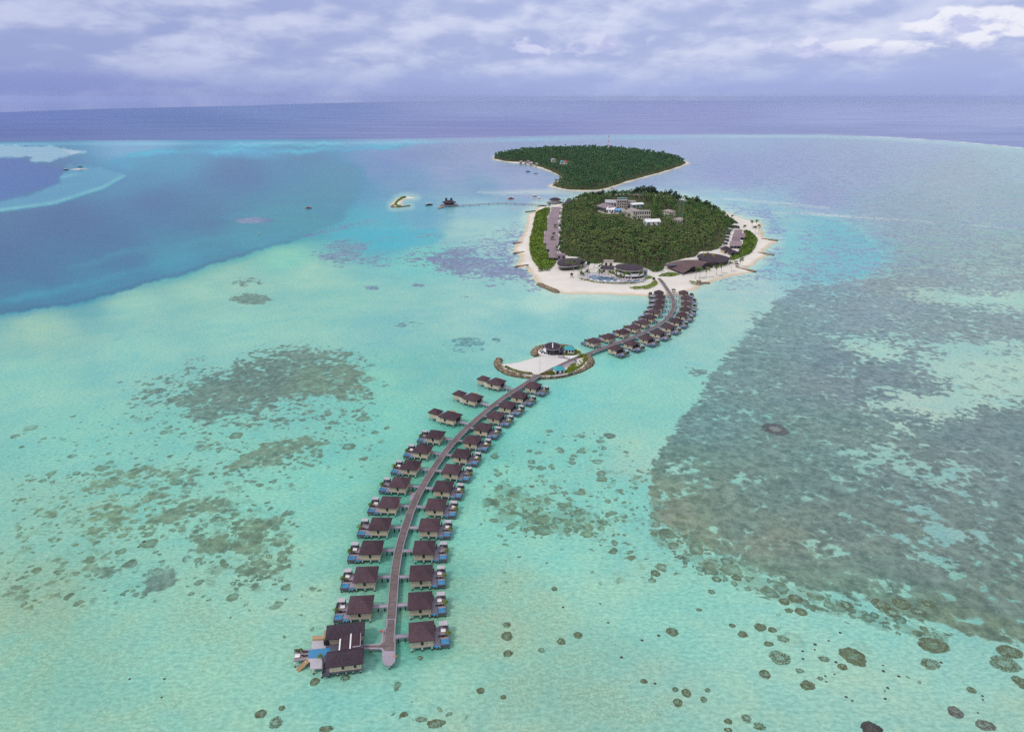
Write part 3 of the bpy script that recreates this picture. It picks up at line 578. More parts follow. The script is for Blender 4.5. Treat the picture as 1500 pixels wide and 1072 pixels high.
def leafmat(name, a, b, c, sc=.22, rough=.6):
    m, q = new_mat(name, rough, .2)
    g_ = q.node('ShaderNodeNewGeometry').outputs['Position']; oi = q.node('ShaderNodeObjectInfo').outputs['Random']
    n1 = q.noise(g_, sc, 3, .6); n2 = q.noise(g_, sc*7, 3, .7)
    f_ = q.m('ADD', q.m('MULTIPLY', n1, .55), q.m('MULTIPLY', n2, .45)); f_ = q.m('ADD', f_, q.m('MULTIPLY', q.m('SUBTRACT', oi, .5), .16))
    c1_ = q.mix(q.ss(f_, .32, .56), lin(a), lin(b)); c1_ = q.mix(q.ss(f_, .56, .72), c1_, lin(c))
    q.set(q.b.inputs['Base Color'], c1_)
    tr = q.node('ShaderNodeBsdfTranslucent', {'Color': c1_}); ms = q.node('ShaderNodeMixShader', {0: .22, 1: q.b.outputs[0], 2: tr.outputs[0]})
    out = [n for n in q.n if n.type == 'OUTPUT_MATERIAL'][0]; q.l.new(ms.outputs[0], out.inputs['Surface']); return m
M['palm'] = leafmat('palm fronds', (60,78,42), (98,116,58), (152,150,84))
M['tree'] = leafmat('broad leaves', (48,78,42), (80,114,54), (122,150,68))
M['casuarina'] = leafmat('needle leaves', (40,58,42), (58,76,50), (84,98,60))
M['scrub'] = leafmat('beach scrub leaves', (74,106,38), (132,154,54), (176,184,84), .16)
M['hedge'] = leafmat('hedge leaves', (88,108,34), (128,144,42), (170,176,62), .3)
M['yellow_tree'] = leafmat('yellow leaves', (150,140,40), (190,170,50), (214,180,60), .5)
M['far_tree'] = leafmat('far leaves', (48,80,54), (72,108,64), (108,138,80), .03)

# ------------------------------------------------------------------ the boardwalks
WALK = [(570,940),(572.5,915),(575,885),(578,842.7),(581,823),(584,804.5),(593.4,772.5),(605.5,738),(619,712),(634,687.6),(649.8,664.6),(668,642.8),(687.4,623.3),(715.9,598.7),(740.8,579.6),(762.8,566.4),(790.7,548.8)]
WALK_N = [(858,519.3),(886.7,508.7),(906.7,501.3),(926.7,494.7),(953.3,482.7),(973.3,470.7),(982.7,460),(986.7,450.7),(987.3,442.7),(984.7,434.7),(978.7,425.3),(972,416),(965,407.5)]
ZD = 2.1
def dense(path, step=2.0):
    P = smooth_poly(path, 2, closed=False); out = [P[0]]; 
    for a, b in zip(P, P[1:]):
        n = max(1, int((b-a).length/step))
        for k in range(1, n+1): out.append(a+(b-a)*k/n)
    return out
def normals(P):
    N = []
    for k in range(len(P)):
        t = (P[min(k+1, len(P)-1)]-P[max(k-1, 0)]); t.z = 0; t.normalize(); N.append(Vector((-t.y, t.x, 0)))
    return N
def ribbon(name, P, half, mats, z0, z1, parent=None, off=0.0, uv=True):
    N = normals(P); mb = MB(); rows = []; s = 0.0; S_ = [0.0]
    for k in range(1, len(P)): s += (P[k]-P[k-1]).length; S_.append(s)
    hw = half if isinstance(half, list) else [half]*len(P)
    for k, p in enumerate(P):
        i = len(mb.v); c = p+N[k]*off
        for d, z in ((-1, z0), (1, z0), (1, z1), (-1, z1)):
            q_ = c+N[k]*hw[k]*d; mb.v.append((q_.x, q_.y, z))
        rows.append(i)
    for a, b in zip(rows, rows[1:]):
        for q_ in ((3,2,6,7),(1,0,4,5),(0,3,7,4),(2,1,5,6)):
            mb.f.append(tuple((a+x) if x < 4 else (b+x-4) for x in q_)); mb.m.append(0)
    a, b = rows[0], rows[-1]; mb.f += [(a,a+1,a+2,a+3),(b+3,b+2,b+1,b)]; mb.m += [0,0]
    o = mb.build(name, mats, parent)
    uvl = o.data.uv_layers.new(name='UVMap')
    for L in o.data.loops:
        k = L.vertex_index//4; uvl.data[L.index].uv = (S_[min(k, len(S_)-1)], 0 if L.vertex_index % 4 in (0, 3) else 1)
    return o
def boardwalk(path_px, label, tip):
    P = [Vector((p.x, p.y, 0)) for p in dense(pts(path_px, ZD))]
    root = empty('boardwalk', P[0]); tag(root, label, 'boardwalk', 'boardwalks over the lagoon')
    inv = Matrix.Translation(-P[0])
    def att(o): o.parent = root; o.matrix_parent_inverse = inv; return o
    att(ribbon('deck', P, 1.32, M['planks'], ZD-.25, ZD))
    for s in (-1, 1): att(ribbon('edge_beam', P, .14, M['deck'], ZD-.45, ZD+.16, off=s*1.44))
    N = normals(P); acc = 0
    for k in range(1, len(P)-1):
        acc += (P[k]-P[k-1]).length
        if acc > 7.4:
            acc = 0
            for s in (-1, 1):
                c = P[k]+N[k]*s*1.05; mb = MB(); mb.cyl((c.x, c.y, -.6), .17, .17, ZD+.3, 7); att(mb.build('pile', M['pile']))
    return root, P, att
bw, BP, att_s = boardwalk(WALK, 'long curving plank boardwalk with a rounded tip between the two near villa rows', True)
# the wider rounded tip, with its branch to the residence
def flat(name, poly_px, z0, z1, m, smooth=0):
    P = pts(poly_px, z1); P = smooth_poly(P, smooth) if smooth else P
    mb = MB(); mb.prism([(p.x, p.y) for p in P], z0, z1); return mb.build(name, m)
o = flat('landing', [(579.2,906),(579.2,958),(579,968),(574,973.6),(568,974.2),(562.5,972),(560,966),(559.6,952),(557,950),(548,949.8),(529,949.5),(529,943.5),(552,943),(558,940),(560.5,925),(560.6,922),(565.5,919),(567.5,906)], ZD-.3, ZD+.012, M['deck'], 0)
o.parent = bw; o.matrix_parent_inverse = Matrix.Translation(-bw.location)
o = flat('landing_planks', [(577.8,907),(577.8,953),(563,953),(560.5,948.2),(531,947.6),(531,945),(556,944.4),(561.5,940),(562,924),(567,919.5),(568.5,907)], ZD-.2, ZD+.03, M['planks'])
uvl = o.data.uv_layers.new(name='UVMap')
for L in o.data.loops: uvl.data[L.index].uv = (o.data.vertices[L.vertex_index].co.y, 0)
o.parent = bw; o.matrix_parent_inverse = Matrix.Translation(-bw.location)
for p in ((570,972),(577,962),(562,962),(542,947)):
    c = at(*p, ZD); mb = MB(); mb.cyl((c.x, c.y, -.6), .22, .22, ZD+.35, 8); att_s(mb.build('pile', M['pile']))
bwn, BPN, att_n = boardwalk(WALK_N, 'plank boardwalk curving from the round islet to the beach of the big island', False)
for (u, v), a in (((609,733),att_s),):      # passing bay
    c = at(605, 727, ZD); mb = MB(); mb.box((c.x-.15, c.y, ZD-.15), (2.0, 6.0, .26), rz=R(-6)); att_s(mb.build('passing_bay', M['deck']))
def ring_stand(u, v, z, label, group='red rescue rings along the boardwalks', m='red'):
    c = at(u, v, z); root = empty('rescue_ring', (c.x, c.y, z)); tag(root, label, 'rescue ring', group)
    mb = MB(); mb.tube([(0,0,-.7),(0,0,.9)], .05, 5); mb.build('post', M['white'], root)
    mb = MB(); mb.tube([(.42*math.cos(a), .08, .55+.42*math.sin(a)) for a in [2*math.pi*k/10 for k in range(11)]], .16, 6); mb.build('ring', M[m], root)
    return root
for u, v, l in ((602.4,724,'red rescue ring on the passing bay left of the near boardwalk'),(558.7,926.5,'red rescue ring on the left rail near the boardwalk tip'),(699.5,616,'red rescue ring on the right edge of the near boardwalk beside a narrow gap'),(934,488.6,'red rescue ring beside the far boardwalk between villa rows')):
    ring_stand(u, v, ZD+.7, l)
ring_stand(578.4, 963, ZD+.7, 'orange and red rescue ring on the right rail of the boardwalk tip', m='orange')
# thin lamp masts
for (u, v, hgt, l) in ((587.6,764,10.5,'tall thin grey lamp mast standing in the water left of the near boardwalk'),(790.5,551,12.5,'tall thin pale lamp mast where the boardwalk meets the round islet')):
    z0 = 0 if v > 600 else 1.6
    c = at(u, v, z0); root = empty('lamp_mast', (c.x, c.y, z0)); tag(root, l, 'lamp mast')
    mb = MB(); mb.cyl((0,0,-.3), .2, .18, 1.1 if z0 == 0 else .5, 8); mb.build('footing', M['dark'], root)
    mb = MB(); mb.cyl((0,0,.2), .10, .06, hgt, 7); mb.build('pole', M['steel'], root)
    mb = MB(); mb.box((.3,0,hgt+.2), (.7,.22,.12)); mb.build('lamp_head', M['steel'], root)

# ------------------------------------------------------------------ leaves
def leaf_cloud(n, lobes, size, seed, flat_=.0):
    """n leaf quads spread through ellipsoid lobes (cx,cy,cz,rx,ry,rz)"""
    r = np.random.default_rng(seed); V_ = []
    w = np.array([l[3]*l[4] for l in lobes]); pick = r.choice(len(lobes), n, p=w/w.sum()); L = np.array(lobes)[pick]
    d = r.normal(size=(n,3)); d /= np.linalg.norm(d, axis=1)[:,None]; d[:,2] = np.where(d[:,2] < -.35, -d[:,2], d[:,2])
    rr = r.uniform(.62, 1.06, n)[:,None]; c = L[:,:3]+d*L[:,3:]*rr
    a = np.cross(d+r.normal(size=(n,3))*.55, r.normal(size=(n,3))); a /= np.linalg.norm(a, axis=1)[:,None]
    nn = d+r.normal(size=(n,3))*.5; b = np.cross(nn, a); b /= np.linalg.norm(b, axis=1)[:,None]
    s = size*r.uniform(.6, 1.35, n)[:,None]
    V_ = np.stack([c-a*s*.5, c+b*s*.32, c+a*s*.5, c-b*s*.32], 1).reshape(-1, 3)
    return V_, np.arange(4*n).reshape(-1, 4)
def frond_crown(n, length, seed, droop=1.0, seg=4, width=.62, rise=.55):
    r = np.random.default_rng(seed); V_, Fc = [], []
    for k in range(n):
        az_ = 2*math.pi*(k*.382+r.uniform(-.05,.05)); e0 = r.uniform(-.35, 1.15) if k > 2 else 1.2; L_ = length*r.uniform(.8, 1.1)
        p = np.array([0,0,0.]); rows = []; e = e0
        for s in range(seg+1):
            t = s/seg; fw_ = width*L_*.34*(.35+1.3*t)*(1-t**3)+.03
            dx = np.array([math.cos(az_), math.sin(az_), 0]); side = np.array([-math.sin(az_), math.cos(az_), 0])
            jag = r.uniform(.8, 1.2)
            rows.append((p-side*fw_*jag+np.array([0,0,-fw_*.55]), p.copy(), p+side*fw_/jag+np.array([0,0,-fw_*.55])))
            p = p+L_/seg*(dx*math.cos(e)+np.array([0,0,1.])*math.sin(e)); e -= droop*(.35+.28*t)*4/seg
        for a, b in zip(rows, rows[1:]):
            i = len(V_); V_ += [a[0],a[1],a[2],b[0],b[1],b[2]]; Fc += [(i,i+1,i+4,i+3),(i+1,i+2,i+5,i+4)]
    return np.array(V_), np.array(Fc)
def palm_trunk(h, lean, seed):
    r = random.Random(seed); a = r.uniform(0, 6.28); mb = MB(); path = []
    for k in range(5):
        t = k/4; path.append((lean*math.cos(a)*t*t, lean*math.sin(a)*t*t, h*t-.2*(k == 0)))
    mb.tube(path, [.24,.17,.15,.13,.12], 6); return mb, Vector(path[-1])
def palm_at(loc, h, label, group=None, seed=0, length=3.1, n=15, m='palm', cat='palm'):
    root = empty('coconut_palm', loc, random.uniform(0, 6.28)); tag(root, label, cat, group)
    mb, top = palm_trunk(h, h*.14, seed); mb.build('trunk', M['bark'], root)
    V_, Fc = frond_crown(n, length, seed, 1.0); V_ = V_+np.array(top)
    o = np_obj('crown', V_, Fc, M[m]); o.parent = root; return root
def shrub_at(loc, size, label, group=None, seed=0, name='shrub', m='hedge', parts=False, cat='shrub'):
    lob = [(0,0,.55*size,.55*size,.55*size,.5*size),(.25*size,.1*size,.45*size,.4*size,.4*size,.4*size),(-.2*size,-.2*size,.45*size,.4*size,.4*size,.35*size)]
    V_, Fc = leaf_cloud(110, lob, .34*size**.5, seed)
    if not parts:
        o = np_obj(name, V_, Fc, M[m]); o.location = loc; tag(o, label, cat, group); return o
    root = empty(name, loc); tag(root, label, cat, group)
    mb = MB(); mb.cyl((0,0,0), .24, .32, .5, 9); mb.build('pot', M['white'], root)
    o = np_obj('foliage', V_+np.array([0,0,.3]), Fc, M[m]); o.parent = root; return root

# ------------------------------------------------------------------ water villas
ORD = ['first','second','third','fourth','fifth','sixth','seventh','eighth','ninth','tenth','eleventh','twelfth','thirteenth','fourteenth','fifteenth']
def frame(o, along, outward):      # local x = outward, y = along the row
    a = Vector((*along, 0)); w = Vector((*outward, 0))
    return Matrix(((w.x, a.x, 0, o.x), (w.y, a.y, 0, o.y), (0, 0, 1, 0), (0, 0, 0, 1)))
def ray_to_path(p, d, path):
    best = 9.0
    for a, b in zip(path, path[1:]):
        e = b-a; den = d.x*e.y-d.y*e.x
        if abs(den) < 1e-9: continue
        t = ((a.x-p.x)*e.y-(a.y-p.y)*e.x)/den; s = ((a.x-p.x)*d.y-(a.y-p.y)*d.x)/den
        if 0 <= s <= 1 and 0 < t < 30: best = t if best == 9.0 else min(best, t)
    return best
def villa_parts(mir, k):
    """meshes of one stilt villa: local x outward, y away along the row; mir flips the handedness of the faces"""
    rng = random.Random(k); out = []
    mb = MB(); mb.hip(-4.05, 4.05, 0, 8.7, 4.55, 2.45, 3.6); out.append(('roof', mb, 'roof', None))
    mb = MB(); mb.span(-3.45, 3.45, .65, 8.1, 1.98, 4.5); out.append(('wall', mb, 'wall', None))
    mb = MB(); mb.span(-3.55, 3.6, .55, 8.2, 1.6, 1.98); out.append(('floor', mb, 'beige', None))
    mb = MB(); mb.span(-.35, .5, .58, .72, 2.5, 4.1); out.append(('window', mb, 'glass', None))
    mb = MB(); mb.span(-3.5, -3.38, 4.6, 7.0, 2.05, 4.2); out.append(('door', mb, 'timber', None))
    mb = MB(); mb.span(3.4, 3.52, 1.4, 7.4, 2.05, 4.2); out.append(('glass_wall', mb, 'glass', None))
    mb = MB(); mb.span(3.6, 8.5, 2.9, 8.6, 1.62, 1.9); mb.span(3.6, 5.6, .9, 2.9, 1.62, 1.9); out.append(('deck', mb, 'deck', None))
    mb = MB(); mb.span(5.6, 8.55, .35, .6, 1.0, 2.02); mb.span(8.3, 8.55, .6, 3.0, 1.0, 2.02); mb.span(5.6, 5.8, .6, 3.0, 1.0, 2.02); mb.span(5.8, 8.3, .6, 2.9, 1.0, 1.2); out.append(('pool_basin', mb, 'wall_grey', None))
    mb = MB(); mb.span(5.8, 8.3, .6, 2.9, 1.3, 1.93); out.append(('pool', mb, 'pool', None))
    mb = MB(); mb.span(3.55, 5.5, .15, .9, 1.5, 1.7); out.append(('plunge_ledge', mb, 'pool', None))
    mb = MB(); mb.span(5.5, 8.2, 6.6, 8.55, 3.85, 4.05); out.append(('cabana_roof', mb, 'pale_deck', None))
    mb = MB()
    for x, y in ((5.6,6.7),(8.1,6.7),(5.6,8.45),(8.1,8.45)): mb.span(x-.07, x+.07, y-.07, y+.07, 1.9, 3.86)
    for y in (6.7, 8.45): mb.span(5.6, 8.1, y-.06, y+.06, 3.55, 3.8)
    for x in (5.6, 8.1): mb.span(x-.05, x+.05, 6.7, 8.45, 3.57, 3.78)
    mb.span(5.6, 8.1, 8.38, 8.52, 1.9, 3.6); out.append(('cabana_frame', mb, 'wall_grey', None))
    for b_ in ((4.2, 4.35, 6.8, 8.5, 1.9, 3.6), (8.35, 8.5, 3.4, 8.5, 1.9, 2.7)):
        mb = MB(); mb.span(*b_); out.append(('privacy_screen', mb, 'wall_grey', None))
    for x, y in ((-3.2,.75),(0,.75),(3.0,.75),(-3.2,7.8),(0,7.8),(3.0,7.8),(4.5,.8),(5.5,.7),(8.2,.75),(5.5,8.2),(8.2,8.2)):
        mb = MB(); mb.cyl((x, y, -.6), .25, .25, 2.22 if x < 4 else 2.3, 7); out.append(('pile', mb, 'pile', None))
    return out
VM = {}
def villa_meshes(mir):
    if mir not in VM:
        L = []
        for nm, mb, m, _ in villa_parts(mir, 1):
            if mir: mb.v = [(-x, y, z) for x, y, z in mb.v]; mb.f = [f[::-1] for f in mb.f]
            L.append((nm, mb.mesh(nm, M[m])))
        VM[mir] = L
    return VM[mir]
FURN = {}
def furniture(kind):
    if kind in FURN: return FURN[kind]
    if kind == 'daybed':
        a = MB(); a.span(-.8,.8,-.55,.45,0,.34); b = MB(); b.span(-.75,.75,-.5,.4,.34,.5); b.span(-.75,.75,.2,.45,.5,.85); r = [('base', a.mesh('base', M['timber'])), ('cushion', b.mesh('cushion', M['fabric']))]
    else:
        a = MB(); a.span(-.32,.32,-.9,.9,.12,.26); a.span(-.3,-.22,-.8,-.7,0,.12); a.span(.22,.3,-.8,-.7,0,.12); a.span(-.3,-.22,.7,.8,0,.12); a.span(.22,.3,.7,.8,0,.12)
        b = MB(); b.span(-.3,.3,-.9,.35,.26,.38); b.face([(-.3,.35,.38),(.3,.35,.38),(.3,.92,.8),(-.3,.92,.8)]); b.face([(-.3,.35,.26),(-.3,.92,.68),(.3,.92,.68),(.3,.35,.26)]); b.face([(-.3,.92,.8),(.3,.92,.8),(.3,.92,.68),(-.3,.92,.68)])
        r = [('frame', a.mesh('frame', M['timber'])), ('cushion', b.mesh('cushion', M['cushion']))]
    FURN[kind] = r; return r
def place_furn(kind, name, loc, rz, label, cat, group):
    root = empty(name, loc, rz); tag(root, label, cat, group)
    for nm, me in furniture(kind):
        o = bpy.data.objects.new(nm, me); COL.objects.link(o); o.parent = root
NV = [0]
def villa(mid_px, tangent, side, path, row, k, n, detail=2):
    """mid_px: middle of the near eave; side +1 = right of the walk (seen walking away)"""
    NV[0] += 1
    c = at(*mid_px, 4.55); t = Vector((tangent.x, tangent.y)).normalized()
    out_ = Vector((t.y, -t.x))*side
    mir = side < 0
    rz = math.atan2(-t.x, t.y)
    root = empty('water_villa', (c.x, c.y, 0), rz)
    where = ORD[k] if k < len(ORD) else str(k+1)
    tag(root, f'brown roofed stilt villa, {where} from the front in the {row}', 'villa', f'stilt villas in the {row}')
    for nm, me in villa_meshes(mir):
        o = bpy.data.objects.new(nm, me); COL.objects.link(o); o.parent = root
    W = Matrix.Translation((c.x, c.y, 0))@Matrix.Rotation(rz, 4, 'Z')
    sg = -1 if mir else 1
    p0 = W@Vector((-3.5*sg, 5.8, 0)); d = Vector((-out_.x, -out_.y, 0))
    L = max(.8, ray_to_path(p0, d, path)-1.35)
    mb = MB(); x0, x1 = sorted((-3.5*sg, -(3.5+L)*sg)); mb.span(x0, x1, 5.15, 6.45, ZD-.3, ZD-.04); mb.span(x0, x1, 5.05, 5.15, ZD-.36, ZD+.1); mb.span(x0, x1, 6.45, 6.55, ZD-.36, ZD+.1)
    mb.build('walkway', M['deck'], root)
    for q in ((.35, .75) if L > 3 else (.5,)):
        x = -(3.5+L*q)*sg; mb = MB(); mb.cyl((x, 5.3, -.6), .15, .15, 2.5, 6); mb.cyl((x, 6.3, -.6), .15, .15, 2.5, 6); mb.build('walkway_pile', M['dark'], root)
    tail = f'deck of {where} villa, {row}'
    pt = lambda x, y, z: W@Vector((x*sg, y, z))
    s_ = shrub_at(pt(8.15, 4.2, 1.9), 1.45+.5*random.random(), f'yellow green potted shrub on {tail}', 'potted shrubs on villa decks', NV[0]*7, 'potted_shrub', 'hedge', parts=True)
    if detail > 0:
        if random.random() < .72: place_furn('daybed', 'daybed', pt(6.7+random.uniform(-.4,.3), 6.1, 1.9), rz+random.uniform(-.12,.12), f'white cushioned daybed on {tail}', 'daybed', 'daybeds on villa decks')
        for j, x in enumerate((6.0, 7.0)):
            place_furn('lounger', 'sun_lounger', pt(x, 4.0, 1.9), rz+math.pi/2*(-sg), f'{"inner" if j == 0 else "outer"} charcoal sun lounger on {tail}', 'sun lounger', 'sun loungers on villa decks')
    if detail > 1:
        q = pt(4.2, 8.3, 2.6); mb = MB(); mb.box((0,0,0), (.55,.3,.6)); mb.cyl((0,0,.3), .2, .12, .22, 8)
        o = mb.build('fire_box', M['red'], None, q, rz); tag(o, f'small red box at back of {tail}', 'fire box', 'red boxes on villa decks')
    return root
def row(listpx, side, path, name, det, tan_from=None):
    C = [at(*p, 4.55) for p in listpx]
    for k, p in enumerate(listpx):
        a, b = C[max(0, k-1)], C[min(len(C)-1, k+1)]
        if len(C) > 4:      # steadier heading from a wider baseline
            a, b = C[max(0, k-2)], C[min(len(C)-1, k+2)]
        villa(p, b-a, side, path, name, k, len(C), det(k))
R_S = [(617.9,939.1),(615.2,892.2),(616,850.3),(619.8,812),(626.9,777.8),(635.9,747),(646,719.5),(658.6,693.7),(672.3,670.4),(687.4,649.3),(703.1,630.6),(721.4,612.9),(738.2,597.2),(756.2,582.8),(776,568.3)]
L_S = [(526,898.2),(533.3,852.7),(541.5,812),(553.5,776.4),(566.7,743.7),(581.7,713.8),(597.4,687.6),(614.6,663.4),(633.4,641.9)]
L_N = [(863.5,501.1),(885.7,494.8),(907.3,487.9),(924.3,481.1),(938.3,474.2),(948.7,466.7),(957.3,458.6),(963,451.6),(966,444.5),(966.8,437.4),(965.3,430.8)]
R_N = [(895.7,511.9),(919,504.6),(941.5,497),(959.4,489),(975.4,480.6),(987.5,472),(996.6,463.4),(1002.2,455.2),(1004.6,447),(1004.8,438.8),(1001.6,431)]
row(R_S, 1, BP, 'right row of near boardwalk', lambda k: 2 if k < 9 else 1)
row(L_S, -1, BP, 'left row of near boardwalk', lambda k: 1)
row(L_N, -1, BPN, 'left row of far boardwalk', lambda k: 0)
row(R_N, 1, BPN, 'right row of far boardwalk', lambda k: 0)

# two-hut villas left of the walk
def double_villa(a_px, b_px, path, k):
    A, B = at(*a_px, 4.6), at(*b_px, 4.6)      # near eave of the main hut, left corner to front corner
    x = (B-A); w = x.length; rz = math.atan2(x.y, x.x)
    root = empty('twin_villa', (A.x, A.y, 0), rz)
    tag(root, f'two-hut stilt villa with a pool between its huts, {("nearest","middle","farthest")[k]} of three', 'villa', 'two-hut stilt villas')
    def hut(x0, x1, y0, y1, rise):
        mb = MB(); mb.hip(x0, x1, y0, y1, 4.6, rise, (y1-y0)*.44); mb.build('roof', M['roof'], root)
        mb = MB(); mb.span(x0+.6, x1-.6, y0+.6, y1-.6, 1.98, 4.5); mb.build('wall', M['wall'], root)
        mb = MB(); mb.span(x0+.5, x1-.5, y0+.5, y1-.5, 1.6, 1.98); mb.build('floor', M['beige'], root)
        for px_ in (x0+.8, (x0+x1)/2, x1-.8):
            for py_ in (y0+.8, y1-.8):
                m2 = MB(); m2.cyl((px_, py_, -.6), .2, .2, 2.25, 7); m2.build('pile', M['pile'], root)
    hut(0, w, 0, 9.0, 2.6); hut(-8.2, -1.8, 1.6, 7.6, 1.9)
    mb = MB(); mb.span(w*.32, w*.45, .52, .68, 2.5, 4.0); mb.build('window', M['glass'], root)
    mb = MB(); mb.span(w-.68, w-.52, 3, 7, 2.1, 4.1); mb.build('door', M['dark'], root)
    mb = MB(); mb.span(-2.4, .6, 1.4, 1.6, .9, 3.9); mb.build('screen_wall', M['cream'], root)
    mb = MB(); mb.span(-8.4, 2.0, 7.7, 11.6, 1.65, 1.95); mb.span(-2.3, .5, 1.7, 7.7, 1.65, 1.95); mb.build('deck', M['deck'], root)
    mb = MB(); mb.span(-4.6, -.4, 7.9, 10.9, 1.4, 2.0); mb.build('pool', M['pool'], root)
    mb = MB(); mb.span(.6, 3.2, 9.6, 11.4, 3.8, 4.0); [mb.span(a-.07, a+.07, b-.07, b+.07, 1.9, 3.82) for a in (.7,3.1) for b in (9.7,11.3)]; mb.build('cabana', M['timber'], root)
    W = Matrix.Translation((A.x, A.y, 0))@Matrix.Rotation(rz, 4, 'Z')
    L = ray_to_path(W@Vector((w-.6, 5, 0)), W.to_3x3()@Vector((1, 0, 0)), path)-1.3
    mb = MB(); mb.span(w-.6, w-.6+L, 4.3, 5.7, ZD-.3, ZD-.04); mb.span(w-.6, w-.6+L, 4.2, 4.3, ZD-.36, ZD+.12); mb.span(w-.6, w-.6+L, 5.7, 5.8, ZD-.36, ZD+.12); mb.build('walkway', M['deck'], root)
    for q in (.25, .5, .75):
        mb = MB(); mb.cyl((w-.6+L*q, 4.5, -.6), .16, .16, 2.4, 6); mb.cyl((w-.6+L*q, 5.5, -.6), .16, .16, 2.4, 6); mb.build('walkway_pile', M['dark'], root)
for k, (a, b) in enumerate((((641.8,610.4),(664.5,616.3)),((676,582.9),(695.6,588.4)),((712.1,560.5),(730.5,565.0)))): double_villa(a, b, BP, k)

# ------------------------------------------------------------------ the residence at the near end
def residence():
    A, B = at(477.2, 978.2, 4.4), at(531.9, 971.4, 4.4)
    x = B-A; w = x.length; rz = math.atan2(x.y, x.x); W = Matrix.Translation((A.x, A.y, 0))@Matrix.Rotation(rz, 4, 'Z'); Wi = W.inverted()
    root = empty('water_residence', (A.x, A.y, 0), rz); tag(root, 'large stilt residence with two roof wings, white skylight strips and a long pool', 'villa')
    loc = lambda u, v, z: Wi@at(425+u/10.2, 895+v/10.2, z)
    rr = loc(1100, 362, 4.4); y2 = rr.y
    for nm, y0, y1, xa in (('front_roof', 0, 6.4, -.2), ('rear_roof', y2, y2+6.4, -1.2)):
        mb = MB(); zt = 4.4+2.1; b = [(xa,y0,4.4),(w,y0,4.4),(w,y1,4.4),(xa,y1,4.4)]; r0, r1 = (xa+2.7,(y0+y1)/2,zt), (w,(y0+y1)/2,zt); lo = [(p[0],p[1],4.15) for p in b]
        for q in ((b[0],b[1],r1,r0),(b[1],b[2],r1),(b[2],b[3],r0,r1),(b[3],b[0],r0)): mb.face(q)
        for k in range(4): mb.face((lo[k],lo[(k+1)%4],b[(k+1)%4],b[k]))
        mb.face(lo[::-1]); mb.build(nm, M['roof_dark'], root)
        mb = MB(); mb.span(xa+1.0, w-.6, y0+.6, y1-.6, 1.98, 4.3); mb.build('wall', M['wall'], root)
    xm0 = 3.6; xm1 = w-.9; ya, yb = 5.6, y2+.8
    mb = MB(); mb.span(xm0, xm1, ya, yb, 4.75, 5.0)
    for k in range(9): mb.span(xm0+(xm1-xm0)*k/8-.03, xm0+(xm1-xm0)*k/8+.03, ya, yb, 5.0, 5.08)
    mb.build('middle_roof', M['roof'], root)
    mb = MB(); mb.span(xm0+.3, xm1-.3, ya, yb, 1.98, 4.75); mb.build('middle_wall', M['glass'], root)
    for xs, y0s, y1s in ((xm0-.25, ya+.1, ya+(yb-ya)*.72), (xm0+2.9, ya+.2, yb-.2)):
        mb = MB(); mb.span(xs, xs+.42, y0s, y1s, 5.09, 5.24); mb.build('skylight', M['white'], root)
    mb = MB(); mb.span(xm1-2.4, xm1, ya+.5, ya+.9, 5.1, 5.3); mb.span(xm1-.25, xm1, ya+.9, yb-.4, 5.1, 5.3); mb.build('roof_edge', M['deck'], root)
    for px_ in (4.4, 7.9):
        mb = MB(); mb.span(px_, px_+.75, .52, .68, 2.6, 4.1); mb.build('window', M['glass'], root)
    mb = MB(); mb.span(-1.2, w-.5, .3, y2+6, 1.55, 1.95); mb.build('floor', M['wall_grey'], root)
    mb = MB(); mb.span(-1.3, .95, .1, .35, 1.2, 2.2); mb.span(-1.3, -1.1, .1, 4.8, 1.2, 3.0); mb.build('screen_wall', M['wall_grey'], root)
    def deck(name, q, z0, z1, m):
        P = [loc(u, v, z1) for u, v in q]; mb = MB(); mb.prism([(p.x, p.y) for p in P], z0, z1); return mb.build(name, M[m], root)
    deck('upper_terrace', [(330,420),(560,420),(610,440),(610,545),(318,560)], 1.6, 1.93, 'pale_deck')
    deck('lower_terrace', [(272,705),(480,700),(478,850),(298,858),(300,760),(272,740)], 1.6, 1.93, 'pale_deck')
    deck('pool_surround', [(262,565),(618,530),(615,592),(560,625),(515,700),(262,715)], 1.2, 1.9, 'deck')
    deck('pool', [(276,578),(606,540),(598,590),(520,640),(512,692),(272,698)], 1.5, 2.0, 'pool')
    deck('sunken_platform', [(62,575),(262,568),(262,712),(60,738)], 1.4, 1.85, 'deck')
    deck('lounge_wall', [(62,560),(160,556),(160,580),(62,584)], 1.6, 2.4, 'wall_grey')
    deck('timber_bench', [(330,362),(492,362),(492,412),(330,416)], 1.7, 2.5, 'timber')
    deck('service_platform', [(505,285),(545,285),(545,400),(505,400)], 1.7, 2.3, 'timber')
    deck('store', [(500,430),(580,415),(580,460),(500,465)], 1.7, 3.2, 'dark')
    a, b = loc(265, 735, 1.8), loc(115, 880, .1); s = (b-a); sd_ = Vector((-s.y, s.x, 0)).normalized()*.75
    mb = MB()
    for k in range(9):
        p = a+s*(k/8); mb.box((p.x, p.y, p.z), (.42, 1.7, .14), rz=math.atan2(s.y, s.x))
    mb.tube([a+sd_-Vector((0,0,.15)), b+sd_-Vector((0,0,.15))], .09, 5); mb.tube([a-sd_-Vector((0,0,.15)), b-sd_-Vector((0,0,.15))], .09, 5); mb.build('water_steps', M['timber'], root)
    for u, v in ((470,940),(575,930),(705,915),(835,898),(940,882),(1050,866),(345,885),(68,780),(230,760)):
        p = loc(u, v, 1.4); mb = MB(); mb.cyl((p.x, p.y, -.6), .24, .24, 2.1, 8); mb.build('pile', M['pile'], root)
